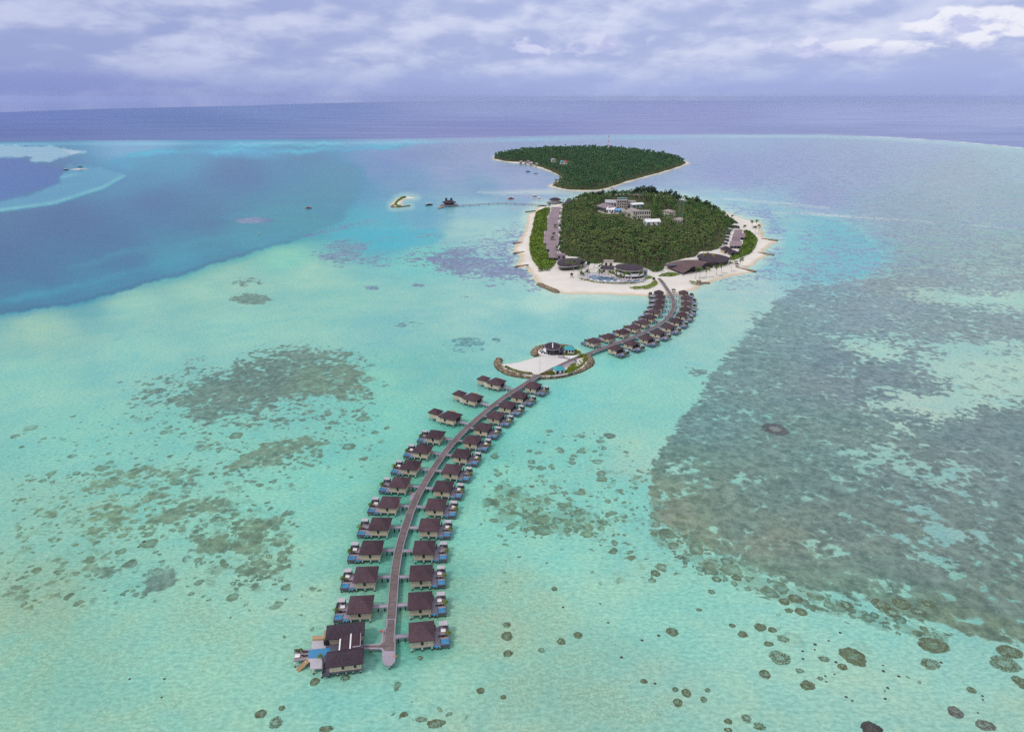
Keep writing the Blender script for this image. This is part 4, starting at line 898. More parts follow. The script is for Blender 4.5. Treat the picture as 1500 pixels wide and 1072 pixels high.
    for x_ in (1, 5, 9, w-1):
        for y_ in (y2-2, y2+5): mb = MB(); mb.cyl((x_, y_, -.6), .24, .24, 2.2, 8); mb.build('pile', M['pile'], root)
    g = lambda u, v, z: at(425+u/10.2, 895+v/10.2, z)
    for (u, v, s_, l) in ((455,705,1.25,'round green potted shrub beside the long pool of the large residence'),(105,625,1.0,'green potted shrub in the corner of the residence platform'),(165,600,.9,'smaller green potted shrub against the low wall of the residence platform')):
        shrub_at(g(u, v, 1.93), s_, l, 'potted shrubs at the residence', u, 'potted_shrub', 'hedge', parts=True)
    for (u, v, l) in ((225,615,'rear charcoal lounger on the residence platform beside the pool'),(222,675,'front charcoal lounger on the residence platform beside the pool')):
        place_furn('lounger', 'sun_lounger', g(u, v, 1.86), rz+math.pi/2, l, 'sun lounger', 'loungers at the residence')
    place_furn('daybed', 'daybed', g(110, 685, 1.86), rz, 'low daybed at the outer edge of the residence platform', 'daybed', None)
residence()
# ------------------------------------------------------------------ land
def world_poly(P, z=0.0): return np.array([[q.x, q.y] for q in pts(P, z)])
def terrain(name, P, cell, hfun, m, attr=None, rough=.0):
    W = world_poly(P); lo, hi = W.min(0)-cell*3, W.max(0)+cell*3
    xs = np.arange(lo[0], hi[0]+cell, cell); ys = np.arange(lo[1], hi[1]+cell, cell)
    Xg, Yg = np.meshgrid(xs, ys); d = sdf(Xg, Yg, W, 400)
    wob = .35*cell*(np.sin(Xg/cell*.9)+np.sin(Yg/cell*.7+1.3)); d = d+wob*.5
    Z = hfun(d)+(RNG.random(d.shape)-.5)*rough*(d > 0)
    keep = d > -cell*1.6; n0, n1 = Xg.shape; ids = np.arange(n0*n1).reshape(n0, n1)
    q = np.stack([ids[:-1,:-1], ids[:-1,1:], ids[1:,1:], ids[1:,:-1]], -1).reshape(-1, 4)
    q = q[keep.ravel()[q].any(1)]; used = np.unique(q); re_ = np.full(n0*n1, -1); re_[used] = np.arange(len(used))
    Vt = np.c_[Xg.ravel(), Yg.ravel(), Z.ravel()][used]
    at_ = {k: f(Vt) for k, f in (attr or {}).items()}
    return tag(np_obj(name, Vt, re_[q], m, attrs=at_, smooth=True), kind='structure')
def sand_mat(name, dry, wet, green=None):
    m, q = new_mat(name, .9, .1); g_ = q.node('ShaderNodeNewGeometry').outputs['Position']; z = q.sep(g_)[2]
    n1 = q.noise(g_, .05, 5, .6); n2 = q.noise(g_, .7, 5, .7)
    zz = q.m('ADD', z, q.m('MULTIPLY', q.m('SUBTRACT', n1, .5), .5))
    f_ = q.m('ADD', q.m('MULTIPLY', n1, .5), q.m('MULTIPLY', n2, .5))
    d_ = q.mix(q.ss(f_, .35, .65), tuple(x*.90 for x in lin(dry)), tuple(min(1, x*1.06) for x in lin(dry)))
    c_ = q.mix(q.ss(zz, .12, .75), lin(wet), d_)
    c_ = q.mix(q.ss(zz, .9, 1.7), c_, q.mix(1.0, d_, (.94,.95,.98), 'MULTIPLY'))
    if green:
        a_ = q.attr('growth').outputs['Fac']; n3 = q.noise(g_, .35, 5, .7)
        c_ = q.mix(q.ss(q.m('ADD', a_, q.m('MULTIPLY', q.m('SUBTRACT', n3, .5), .5)), .45, .6), c_, q.mix(n3, lin((46,56,30)), lin((92,98,56))))
    q.set(q.b.inputs['Base Color'], c_); return m
FOREST = [(824,300),(822,330),(819,352),(820.5,372),(832,378),(848,379),(862,389),(880,388.5),(905,388),(930,391),(949,397),(957,402),(971,399),(976,389),(1000,382),(1018,379),(1026,371),(1040,371),(1052,367),(1063,356),(1068,340),(1074,330),(1068,320),(1040,305),(1010,296),(990,292),(960,287.5),(920,286),(890,287.5),(850,291.5),(834,297.5)]
SCRUB_L = [(796,306),(806,305.5),(806,312),(802,318),(802,338),(797,339),(797,358),(803,362),(805,376),(812,379),(816,385),(808,394),(790,394.5),(783,386.5),(778,379),(775,365),(775,352),(779,338),(782,322),(785,311)]
SCRUB_R = [(1088,338.5),(1098,339),(1106,345),(1110.5,352),(1107,362),(1101,371),(1090,376),(1077,381),(1066,381.5),(1072,375.5),(1080,371),(1084,364),(1088,357),(1090,345)]
FW, SLW, SRW = world_poly(FOREST), world_poly(SCRUB_L), world_poly(SCRUB_R)
def growth(v):
    g_ = np.zeros(len(v))
    for P in (FW, SLW, SRW): g_ = np.maximum(g_, sst(sdf(v[:,0], v[:,1], P, 30), -3, 3))
    return g_
M['sand'] = sand_mat('coral sand', (226,217,205), (204,186,160), True)
M['sand_plain'] = sand_mat('islet sand', (222,215,206), (206,190,168))
island = terrain('island_ground', ISLAND, 3.2, lambda d: np.where(d < 0, d*.12, 1.9*(1-np.exp(-np.maximum(d, 0)/16.0))+.10), M['sand'], dict(growth=growth), .05)
ZI = 2.0
islet = terrain('islet_ground', ISLET, .9, lambda d: np.where(d < 1.6, (d-1.6)*.3, 1.5*(1-np.exp(-np.maximum(d-1.6, 0)/2.2))+.03), M['sand_plain'], None, .03)
sandb = terrain('sandbank_ground', SANDBANK, 2.2, lambda d: np.where(d < 0, d*.2, 1.3*(1-np.exp(-np.maximum(d, 0)/6.0))+.05), M['sand_plain'])
FARW = world_poly(FAR_ISLE)
FAR_FOREST = [(724,229),(725,233.5),(738,236.3),(752,238),(764,238.5),(772,239),(784,243),(797,247),(806,250.5),(819,256.5),(823,260),(822,266),(811,270.5),(810,273),(822,276.5),(834,278.7),(850,279.5),(868,279.2),(878,278.5),(889,275.8),(907,270),(914,267.3),(947,258.3),(965,253.8),(994,244.6),(1004.5,239.5),(1003,237),(975,229),(940,223.5),(890,219.5),(850,218.5),(800,220),(760,223)]
FFW = world_poly(FAR_FOREST)
far_g = terrain('far_island_ground', FAR_ISLE, 8, lambda d: np.where(d < 0, d*.1, 1.9*(1-np.exp(-np.maximum(d, 0)/14.0))+.08), M['sand'], dict(growth=lambda v: sst(sdf(v[:,0], v[:,1], FFW, 40), -6, 4)))

# rock walls, heaped boulders with a rough crest
def rock_wall(name, path_px, half, top, label, cat='sea wall', group=None, step=1.2, rough=.35, closed=False, skirt=.9):
    P = [Vector((p.x, p.y, 0)) for p in dense(pts(path_px), step)]
    N = normals(P); prof = [(-1,-.4),(-.78,top*.45),(-.5,top*.9),(-.2,top),(.15,top),(.45,top*.92),(.75,top*.5),(1,-.4)]
    V_, Fc = [], []; k = len(prof); r = np.random.default_rng(len(path_px)*13)
    for i, p in enumerate(P):
        e = min(1, min(i, len(P)-1-i)/2.0*.6+.4)
        for a, z in prof:
            jj = r.normal(size=3)*rough*.5
            q = p+N[i]*(a*half*(e if not closed else 1)); V_.append((q.x+jj[0], q.y+jj[1], z*(e if z > 0 else 1)+(jj[2] if z > 0 else 0)))
    for i in range(len(P)-1):
        for j in range(k-1): Fc.append((i*k+j, (i+1)*k+j, (i+1)*k+j+1, i*k+j+1))
    o = np_obj(name, np.array(V_), np.array(Fc), M['rock_wall']); tag(o, label, cat, group); return o
m_, q = new_mat('sea wall boulders', .9, .15); M['rock_wall'] = m_
g_ = q.node('ShaderNodeNewGeometry').outputs['Position']; v_ = q.voro(g_, .75); ve = q.voro(g_, .75, 'DISTANCE_TO_EDGE').outputs['Distance']
cr_ = q.sep(v_.outputs['Color'])[0]
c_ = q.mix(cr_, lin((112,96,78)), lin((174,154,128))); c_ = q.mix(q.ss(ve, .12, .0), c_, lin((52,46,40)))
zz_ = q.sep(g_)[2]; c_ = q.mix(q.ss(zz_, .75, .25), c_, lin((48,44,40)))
q.set(q.b.inputs['Base Color'], c_); bp_ = q.node('ShaderNodeBump', {'Strength': .8, 'Distance': .3, 'Height': ve}); q.set(q.b.inputs['Normal'], bp_.outputs[0])
rock_wall('rock_revetment', [(731.5,527),(729.5,530),(730,536),(735,541.5),(744,546.8),(757,550.4),(771,552.2),(783,553),(800,553.3),(820,551.6),(838,547.2),(853,541.3),(862,535.8),(865.3,531.5),(864,526.5),(860.5,521.8)], 3.0, 1.9, 'broad boulder wall curving round the front of the sandy islet', 'sea wall', 'boulder walls of the islet')
rock_wall('rock_revetment', [(838,510.2),(828,508.3),(815,507.6),(800,508.2),(790,510.4),(784,513.3),(782.4,516.5),(783.8,519.8),(789,521.8)], 2.9, 1.9, 'shorter boulder wall wrapping the round pavilion at the back of the islet', 'sea wall', 'boulder walls of the islet')
rock_wall('garden_wall', [(789,521.8),(800,522.3),(812,522.6),(822,523.4),(826.5,525.5),(827,527.5)], .7, 1.9, 'low dark curved wall between the pavilion terrace and the islet sand', 'wall', None, 1.0, .15)
GRO = [((751.5,356.8),(766,356.2)),((751.3,372),(768.5,370.2)),((754,391.6),(775,389.2)),((769,311.2),(785,309.6)),((788,302.9),(800,301.6)),((1108,398.8),(1076,393)),((1134.5,374.5),(1109,370.8)),((1140,353.2),(1114,350.8)),((1040,415.4),(1025,415.6)),((787.5,416),(818.5,429.3))]
GL = ['dark timber groyne on the left beach, second from the back','dark groyne with a green tip on the left beach, between two others','dark groyne with bushy end at the front of the left beach','long thin groyne at the back of the left beach','short stub groyne by the jetty on the left beach','front groyne of the right beach, green at its root','middle groyne of the right beach with a dark tip','rear groyne of the right beach, mostly green','short stone groyne beside the square post near the far villas','broad dark sloping sea wall at the front left corner of the island']
for k, ((a, b), l) in enumerate(zip(GRO, GL)):
    mid = ((a[0]+b[0])/2, (a[1]+b[1])/2)
    rock_wall('groyne' if k < 9 else 'sea_wall', [a, mid, b], 1.7 if k < 9 else 3.4, 1.5 if k < 9 else 2.0, l, 'groyne' if k < 9 else 'sea wall', 'groynes along the island beaches' if k < 9 else None, 2.0, .3)
c = at(1023, 417.5, 0); mb = MB(); mb.box((0,0,1.6), (3.4,3.4,4.2), taper=.9); mb.box((0,0,3.9), (3.9,3.9,.5)); o = mb.build('stone_outfall', M['rock'], None, (c.x, c.y, 0)); tag(o, 'square stone outfall tower at the water edge right of the far villas', 'outfall')
rock_wall('rock_revetment', [(577,301),(573.6,302.8),(577,304.2),(585,303.8),(594,302.6),(601,301.8)], 3.0, 1.6, 'dark rock rim along the front of the small sandbank islet', 'sea wall', None, 3, .4)

# ------------------------------------------------------------------ buildings
def gnd(px_, z=ZI): p = at(*px_, z); return p
def block(name, fl, fr, depth, h, z0, label, cat='building', wall='beige', roof='roof_pink', kind='flat', rise=2.5, floors=1, nwin=4, group=None, over=.5, door=True, winmat='glass'):
    """building from the ground pixels of its front corners"""
    A, B = at(*fl, z0), at(*fr, z0); x = B-A; w = x.length; rz = math.atan2(x.y, x.x)
    root = empty(name, (A.x, A.y, z0), rz); tag(root, label, cat, group)
    mb = MB(); mb.span(0, w, 0, depth, -.5, h); mb.build('wall', M[wall], root)
    if kind == 'flat':
        mb = MB(); mb.span(-over, w+over, -over, depth+over, h, h+.4); mb.build('roof', M[roof], root)
    elif kind == 'hip':
        mb = MB(); mb.hip(-over, w+over, -over, depth+over, h+.2, rise, ridge='x' if w > depth else 'y'); mb.build('roof', M[roof], root)
    elif kind == 'mono':       # one slope falling towards the front
        mb = MB(); b = [(-over,-over,h),(w+over,-over,h),(w+over,depth+over,h+rise),(-over,depth+over,h+rise)]; lo = [(p[0],p[1],p[2]-.3) for p in b]
        mb.face(b); mb.face(lo[::-1])
        for k in range(4): mb.face((lo[k],lo[(k+1)%4],b[(k+1)%4],b[k]))
        mb.build('roof', M[roof], root); mb = MB(); mb.face([(0,depth,h),(w,depth,h),(w,depth,h+rise-.3),(0,depth,h+rise-.3)]); mb.face([(0,0.6,h-.2),(0,depth,h-.2),(0,depth,h+rise-.4)]); mb.face([(w,0.6,h-.2),(w,depth,h+rise-.4),(w,depth,h-.2)]); mb.build('gable', M[wall], root)
    elif kind == 'gable':
        mb = MB(); a = [(-over,-over,h),(w+over,-over,h),(w+over,depth/2,h+rise),(-over,depth/2,h+rise),(w+over,depth+over,h),(-over,depth+over,h)]
        mb.face((a[0],a[1],a[2],a[3])); mb.face((a[3],a[2],a[4],a[5])); mb.face((a[0],a[5],a[4],a[1])); mb.face((a[1],a[4],a[2])); mb.face((a[5],a[0],a[3])); mb.build('roof', M[roof], root)
    fh = h/floors
    for f in range(floors):
        for k in range(nwin):
            cx = w*(k+.5)/nwin; ww = min(2.0, w/nwin*.55)
            mb = MB(); mb.span(cx-ww/2, cx+ww/2, -.06, .06, f*fh+fh*.32, f*fh+fh*.80); mb.build('window', M[winmat], root)
    if door:
        mb = MB(); mb.span(w*.03, w*.03+1.3, -.09, .05, 0, 2.2); mb.build('door', M['dark'], root)
    return root
def roof_house(name, fl, fr, br, bl, z_low, z_high, label, group=None, wall='wall_grey', roof='roof_mauve', cat='villa', back=6.0):
    """house under a long slope that rises away from its low front eave; roof corners given where the photograph shows them"""
    P = [at(*fl, z_low), at(*fr, z_low), at(*br, z_high), at(*bl, z_high)]; o0 = P[0].copy(); o0.z = ZI
    root = empty(name, o0); tag(root, label, cat, group); q = [p-o0 for p in P]
    bd = [(q[3]-q[0]).normalized(), (q[2]-q[1]).normalized()]
    r2 = [q[2]+Vector((bd[1].x, bd[1].y, 0))*back+Vector((0,0,-3.2)), q[3]+Vector((bd[0].x, bd[0].y, 0))*back+Vector((0,0,-3.2))]
    dz = Vector((0,0,.35)); mb = MB(); mb.face(q); mb.face([q[3],q[2],r2[0],r2[1]])
    lo = [p-dz for p in q]; l2 = [p-dz for p in r2]
    mb.face([lo[0],lo[1],q[1],q[0]]); mb.face([l2[0],l2[1],r2[1],r2[0]]); mb.face([q[0],q[3],lo[3],lo[0]]); mb.face([q[3],r2[1],l2[1],lo[3]]); mb.face([q[1],lo[1],lo[2],q[2]]); mb.face([q[2],lo[2],l2[0],r2[0]])
    mb.face([lo[3],lo[2],lo[1],lo[0]]); mb.face([l2[1],l2[0],lo[2],lo[3]]); mb.build('roof', M[roof], root)
    c = sum(q, Vector())/4; ins = lambda p, k=.93: Vector((c.x+(p.x-c.x)*k, c.y+(p.y-c.y)*k, p.z))
    b = [ins(q[0]), ins(q[1]), ins(r2[0]), ins(r2[1])]; m2 = [ins(q[2]), ins(q[3])]; mb = MB(); zf = -.6
    for s, t in ((b[0],b[1]),(b[2],b[3])): mb.face([(s.x,s.y,zf),(t.x,t.y,zf),(t.x,t.y,t.z-.37),(s.x,s.y,s.z-.37)])
    mb.face([(b[1].x,b[1].y,zf),(b[2].x,b[2].y,zf),(b[2].x,b[2].y,b[2].z-.37),(m2[0].x,m2[0].y,m2[0].z-.4),(b[1].x,b[1].y,b[1].z-.37)])
    mb.face([(b[3].x,b[3].y,zf),(b[0].x,b[0].y,zf),(b[0].x,b[0].y,b[0].z-.37),(m2[1].x,m2[1].y,m2[1].z-.4),(b[3].x,b[3].y,b[3].z-.37)])
    mb.build('wall', M[wall], root)
    f = (b[1]-b[0]); n = Vector((f.y, -f.x, 0)).normalized()*.06
    for k in range(3):
        s, t = b[0]+f*(.1+.3*k), b[0]+f*(.1+.3*k+.2); mb = MB(); mb.face([(s.x+n.x,s.y+n.y,.1),(t.x+n.x,t.y+n.y,.1),(t.x+n.x,t.y+n.y,2.2),(s.x+n.x,s.y+n.y,2.2)]); mb.build('window', M['glass'], root)
    return root
LG = 'mauve roofed villas in the left beach row'
for k, (u0, u1, v0, v1) in enumerate(((804,815.5,377.5,362.5),(799.6,817,365,357),(797,818.5,356.5,346.5),(797.3,817.8,346,338.2),(802,817.8,338,327.8),(802,817.4,327.5,319),(803.2,819,319,311.6),(807,821,311.5,303.2))):
    sh = (v0-v1)*.10
    roof_house('beach_villa', (u0,v0), (u1,v0), (u1+sh*.6,v1), (u0+sh*.6,v1), 5.0, 9.6, f'beach villa with a mauve shingle roof, {ORD[k]} from the front of the left row', LG)
RG = 'mauve roofed villas in the right beach row'
for k, (u0, u1, v0, v1) in enumerate(((1068.5,1086,360.2,353.2),(1071.5,1084.5,353,347.6),(1073,1091.3,347.6,341.8),(1075,1087,341.8,336.2))):
    roof_house('beach_villa', (u0,v0), (u1,v0), (u1+.8,v1), (u0+1.0,v1), 5.0, 9.0, f'beach villa with a mauve shingle roof, {ORD[k]} from the front of the right row', RG)
block('beach_hut', (1061,371.5), (1072,371.2), 11, 3.4, ZI, 'dark hip roofed hut with a tan front wall at the front of the right row', 'villa', 'wall', 'roof_dark', 'hip', 3.4, 1, 2, over=1.1)
block('beach_hut', (1071.5,374.6), (1082,374.2), 8, 2.8, ZI, 'low dark roofed hut just right of the tan fronted hut', 'villa', 'wall_grey', 'roof_dark', 'hip', 2.2, 1, 2, over=.8)
for k, (u, v) in enumerate(((1068,343),(1066.5,348),(1066,353),(1064,357.5),(1070,338))):
    block('pergola', (u-2.2,v+1), (u+1.6,v+1), 6, 2.6, ZI, f'small pale flat roofed court, {ORD[k]} in the strip left of the right villa row', 'pergola', 'wall_grey', 'pale_deck', 'flat', 0, 1, 1, 'courts behind the right villa row', .3, False)
for k, (u, v) in enumerate(((820.5,341),(820.8,350),(821.3,356.5),(820.2,331))):
    block('pergola', (u-1.5,v+1), (u+1.9,v+1), 6, 2.6, ZI, f'small pale flat roofed court, {ORD[k]} in the strip right of the left villa row', 'pergola', 'wall_grey', 'roof_mauve', 'flat', 0, 1, 1, 'courts behind the left villa row', .3, False)
# curved-front bar at the left
def round_roof(name, outline_px, z, label, wall='glass', roof='roof_dark', zg=ZI, cat='building', rim='cream', crown=1.2, soft=2):
    P = pts(outline_px, z); o0 = sum(P, Vector())/len(P); root = empty(name, (o0.x, o0.y, zg)); tag(root, label, cat)
    q = smooth_poly([Vector((p.x-o0.x, p.y-o0.y, 0)) for p in P], soft); h = z-zg; mb = MB(); n = len(q); top = (0, 0, h+crown)
    for k in range(n):
        a, b = q[k], q[(k+1)%n]; mb.face([(a.x,a.y,h),(b.x,b.y,h),(b.x*.55,b.y*.55,h+crown*.8),(a.x*.55,a.y*.55,h+crown*.8)]); mb.face([(a.x*.55,a.y*.55,h+crown*.8),(b.x*.55,b.y*.55,h+crown*.8),top])
    mb.build('roof', M[roof], root)
    mb = MB(); mb.prism([(p.x, p.y) for p in q], h-.55, h-.02); mb.build('eave', M[rim], root)
    mb = MB(); mb.prism([(p.x*.9, p.y*.9) for p in q], -.6, h-.56); mb.build('wall', M[wall], root)
    return root, q, h
round_roof('beach_bar', [(815.5,386),(817,382),(826,378.8),(842,377.8),(855,380),(859,384.5),(852,388.5),(838,390),(826,391.2),(819,390)], 6.2, 'dark curved roof beach bar with glass front beside the left palms')
block('service_block', (815.5,381.5), (828.5,381.3), 9, 5.2, ZI, 'mauve grey box shaped block behind the curved beach bar', 'building', 'roof_mauve', 'roof_mauve', 'flat', 0, 1, 2, None, .2)
# round two-storey restaurant
rt, q, h = round_roof('restaurant', [(900,391),(903,387.4),(912,386),(930,387),(943,391.5),(942,395.8),(930,397.4),(915,396.8),(905,394.6)], 9.5, 'two-storey round restaurant with dark roof and a white curved balcony by the pool', 'glass')
mb = MB(); mb.prism([(p.x*1.06, p.y*1.06) for p in q], h-5.2, h-3.2); mb.build('balcony', M['white'], rt)
mb = MB(); mb.prism([(p.x*1.0, p.y*1.0) for p in q], -.4, h-5.25); mb.build('lower_wall', M['dark'], rt)
block('stair_tower', (941,406), (948,405.2), 9, 6.6, ZI, 'plain pale grey stair tower against the right side of the round restaurant', 'tower', 'steel', 'steel', 'flat', 0, 1, 1, None, .1)
block('kitchen_wing', (880,401), (897,402), 12, 5.0, ZI, 'cream kitchen wing with a dark flat roof left of the round restaurant', 'building', 'cream', 'roof_dark', 'flat', 0, 1, 2, None, .8)
block('kitchen_annex', (884,393), (898,393.5), 6, 7.0, ZI, 'small tan roofed annex behind the kitchen wing', 'building', 'cream', 'roof_pink', 'flat', 0, 1, 2, None, .3)
# pool and terraces in front
def sheet(name, P, z, m, label=None, cat=None, smooth=2, kind=None, thick=.3):
    q = smooth_poly(pts(P, z), smooth) if smooth else pts(P, z); mb = MB(); mb.prism([(p.x, p.y) for p in q], z-thick, z); o = mb.build(name, M[m]); tag(o, label, cat, None, kind); return o
sheet('pool_terrace', [(846,402),(856,398),(880,399),(905,406),(930,409.5),(945,408),(947,411.5),(930,414),(900,414),(872,411.5),(855,407.5)], ZI+.30, 'pale_deck', kind='structure')
sheet('swimming_pool', [(861,405.5),(868,402.6),(880,403.6),(895,406.8),(906,409.5),(900,412),(885,411.6),(868,408.8)], ZI+.42, 'pool_dark', 'large curved blue swimming pool on the terrace in front of the round restaurant', 'pool')
sheet('swimming_pool', [(916,410.6),(930,410.2),(938,409.6),(938,411.4),(926,412.6),(914,412.4)], ZI+.42, 'pool_dark', 'narrow second swimming pool right of the large curved one', 'pool')
# wave-roofed hall
def wave_hall(label):
    bl, fl_ = at(972.4, 388, 4.6), at(1000, 400, 4.2); br, fr = at(1006, 380.6, 8), at(1048, 386.6, 4.2)
    root = empty('wave_roof_hall', (fl_.x, fl_.y, ZI)); tag(root, label, 'building'); nu, nv = 36, 8; V_, top = [], []
    fx = [(1000,400,4.0),(1004.5,398,4.6),(1009.6,394.6,6.6),(1013,391.4,8.2),(1016,390,8.6),(1019.5,391.6,7.2),(1023.2,393.3,5.8),(1027,391.8,6.4),(1030,388,8.0),(1033.6,385.2,9.0),(1036,384.4,9.0),(1039,385.2,7.6),(1042,386,5.8),(1046,386.8,4.4),(1049,387,4.0)]
    Fp = smooth_poly([at(u, v, z) for u, v, z in fx], 1, closed=False)
    bx = [(972.4,388,4.8),(980,385.6,6.2),(988,383.4,7.4),(996,381.6,8.2),(1003,380.9,8.6),(1012,380.7,9.0),(1020,380.9,9.4),(1028,381.8,9.6),(1036,383.0,9.4),(1044,385.2,7.0),(1049.5,386.6,4.4)]
    Bp = smooth_poly([at(u, v, z) for u, v, z in bx], 1, closed=False)
    def samp(P, t):
        k = t*(len(P)-1); i = min(int(k), len(P)-2); return P[i].lerp(P[i+1], k-i)
    o0 = Vector((fl_.x, fl_.y, ZI)); mb = MB(); G = []
    for i in range(nu+1):
        a, b = samp(Fp, i/nu), samp(Bp, i/nu); G.append([(a.lerp(b, j/nv)-o0) for j in range(nv+1)])
    n = (nu+1)*(nv+1); mb.v = [tuple(p) for r_ in G for p in r_]+[(p.x, p.y, p.z-.45) for r_ in G for p in r_]
    I = lambda i, j, k=0: k*n+i*(nv+1)+j
    for i in range(nu):
        for j in range(nv): mb.f += [(I(i,j),I(i+1,j),I(i+1,j+1),I(i,j+1)), (I(i,j,1),I(i,j+1,1),I(i+1,j+1,1),I(i+1,j,1))]
        mb.f += [(I(i,0,1),I(i+1,0,1),I(i+1,0),I(i,0)), (I(i,nv),I(i+1,nv),I(i+1,nv,1),I(i,nv,1))]
    for j in range(nv): mb.f += [(I(0,j),I(0,j+1),I(0,j+1,1),I(0,j,1)), (I(nu,j,1),I(nu,j+1,1),I(nu,j+1),I(nu,j))]
    mb.m = [0]*len(mb.f); mb.build('roof', M['wave_roof'], root)
    c = sum((r_[nv//2] for r_ in G), Vector())/(nu+1); mb = MB()
    ring = [r_[1] for r_ in G[2:-2]]+[r_[nv] for r_ in reversed(G[2:-2])]; ring = [Vector((c.x+(p.x-c.x)*.9, c.y+(p.y-c.y)*.9, p.z-.5)) for p in ring]
    for k in range(len(ring)):
        a, b = ring[k], ring[(k+1)%len(ring)]; mb.face([(a.x,a.y,-.5),(b.x,b.y,-.5),(b.x,b.y,max(.2,b.z)),(a.x,a.y,max(.2,a.z))])
    mb.build('glass_wall', M['dark'], root)
    p = at(985, 388, 6.6)-o0; mb = MB(); mb.box((p.x, p.y, p.z), (9, 7, .5), rz=.5); mb.build('roof_light', M['wall_grey'], root)
M['wave_roof'] = mat('brown wave shingle', (104,84,84), .16, .8, .8, .2, .4)
wave_hall('brown wave roofed hall whose front edge ripples above dark openings by the beach')
rt2, _, _ = round_roof('spa_hall', [(1019,374.8),(1029,370.6),(1046,371.4),(1060,374),(1071,378),(1066,382),(1057,385),(1040,383.8),(1027,380)], 6.0, 'wide low dark roofed hall behind the wave roofed hall, yellow trees against it', 'dark', 'roof_dark', rim='roof_dark', soft=1)
# staff village among the trees
block('staff_block', (903.7,305.5), (920,305.3), 10, 11.5, ZI, 'two-storey beige block with a teal roof edge at the heart of the village', 'building', 'beige', 'roof_pink', 'flat', 0, 3, 5)
block('roof_shelter', (905,303.5), (918,303.3), 5, 13.2, ZI, 'thin teal roofed shelter on top behind the beige block', 'building', 'beige', 'roof_teal', 'flat', 0, 1, 2)
block('staff_block', (919.5,304), (931.5,303.8), 10, 8.8, ZI, 'cream two-storey block right of the beige one', 'building', 'cream', 'roof_pink', 'flat', 0, 2, 4)
block('staff_block', (927,321.5), (952.5,320.8), 10, 10.5, ZI, 'long cream staff block with a pinkish roof above a green court', 'building', 'cream', 'roof_pink', 'flat', 0, 2, 8)
block('staff_wing', (913,316), (930,321.5), 12, 6.5, ZI, 'low pinkish sloped wing left of the long cream block', 'building', 'beige', 'roof_pink', 'mono', 4.5, 1, 3)
block('store', (946.5,330.5), (967.5,330), 13, 4.6, ZI, 'white gabled storehouse in front of the long cream block', 'building', 'white', 'white', 'gable', 3.0, 1, 3)
block('staff_wing', (970,316.5), (983,318.5), 10, 7.0, ZI, 'pink roofed wing half hidden by trees right of the long cream block', 'building', 'cream', 'roof_pink', 'hip', 2.5, 2, 4)
block('staff_wing', (985,327), (999.5,330), 12, 5.5, ZI, 'pink roofed house nearest the two green masts', 'building', 'beige', 'roof_pink', 'hip', 2.6, 1, 4)
block('workshop', (873,307), (889,311.5), 12, 5.5, ZI, 'mauve roofed workshop at the left end of the village', 'building', 'wall_grey', 'roof_mauve', 'mono', 3.5, 1, 3)
block('workshop', (886,304), (903,304.5), 14, 7.5, ZI, 'pale grey gabled workshop beside the beige block', 'building', 'steel', 'pale_deck', 'gable', 3.5, 1, 4)
block('workshop', (888,312), (899,312.5), 10, 5.0, ZI, 'white roofed low shed in front of the grey gabled workshop', 'building', 'white', 'white', 'mono', 2.2, 1, 3)
block('canopy', (897,312), (911,311.6), 7, 3.4, ZI, 'bright blue canopy in front of the beige block', 'canopy', 'steel', 'blue_sheet', 'mono', 1.8, 1, 3, None, .3, False)
block('canopy', (926,306), (943,305), 10, 6.0, ZI, 'pale blue white canopy right of the cream two-storey block', 'canopy', 'steel', 'white', 'gable', 2.0, 1, 3, None, .3, False)
for u, v, vt, l in ((994.6,316,294.6,'left tall green mast above the trees of the staff village'),(999.8,320,295,'right tall green mast above the trees of the staff village')):
    c = at(u, v, ZI); hgt = 2.0
    while px(c.x, c.y, ZI+hgt)[1] > vt: hgt += .5
    root = empty('floodlight_mast', c); tag(root, l, 'mast', 'green masts in the village'); mb = MB(); mb.cyl((0,0,0), .55, .35, hgt, 8); mb.build('pole', M['green_paint'] if 'green_paint' in M else M['roof_teal'], root)
    mb = MB(); mb.box((0,0,hgt+.3), (1.8,.5,1.1)); mb.build('lamp_head', M['steel'], root)
sheet('village_yard', [(872,309.5),(886,303.5),(905,304),(918,306),(912,312.5),(899,315),(886,313)], ZI+.05, 'beige', kind='structure', smooth=1)
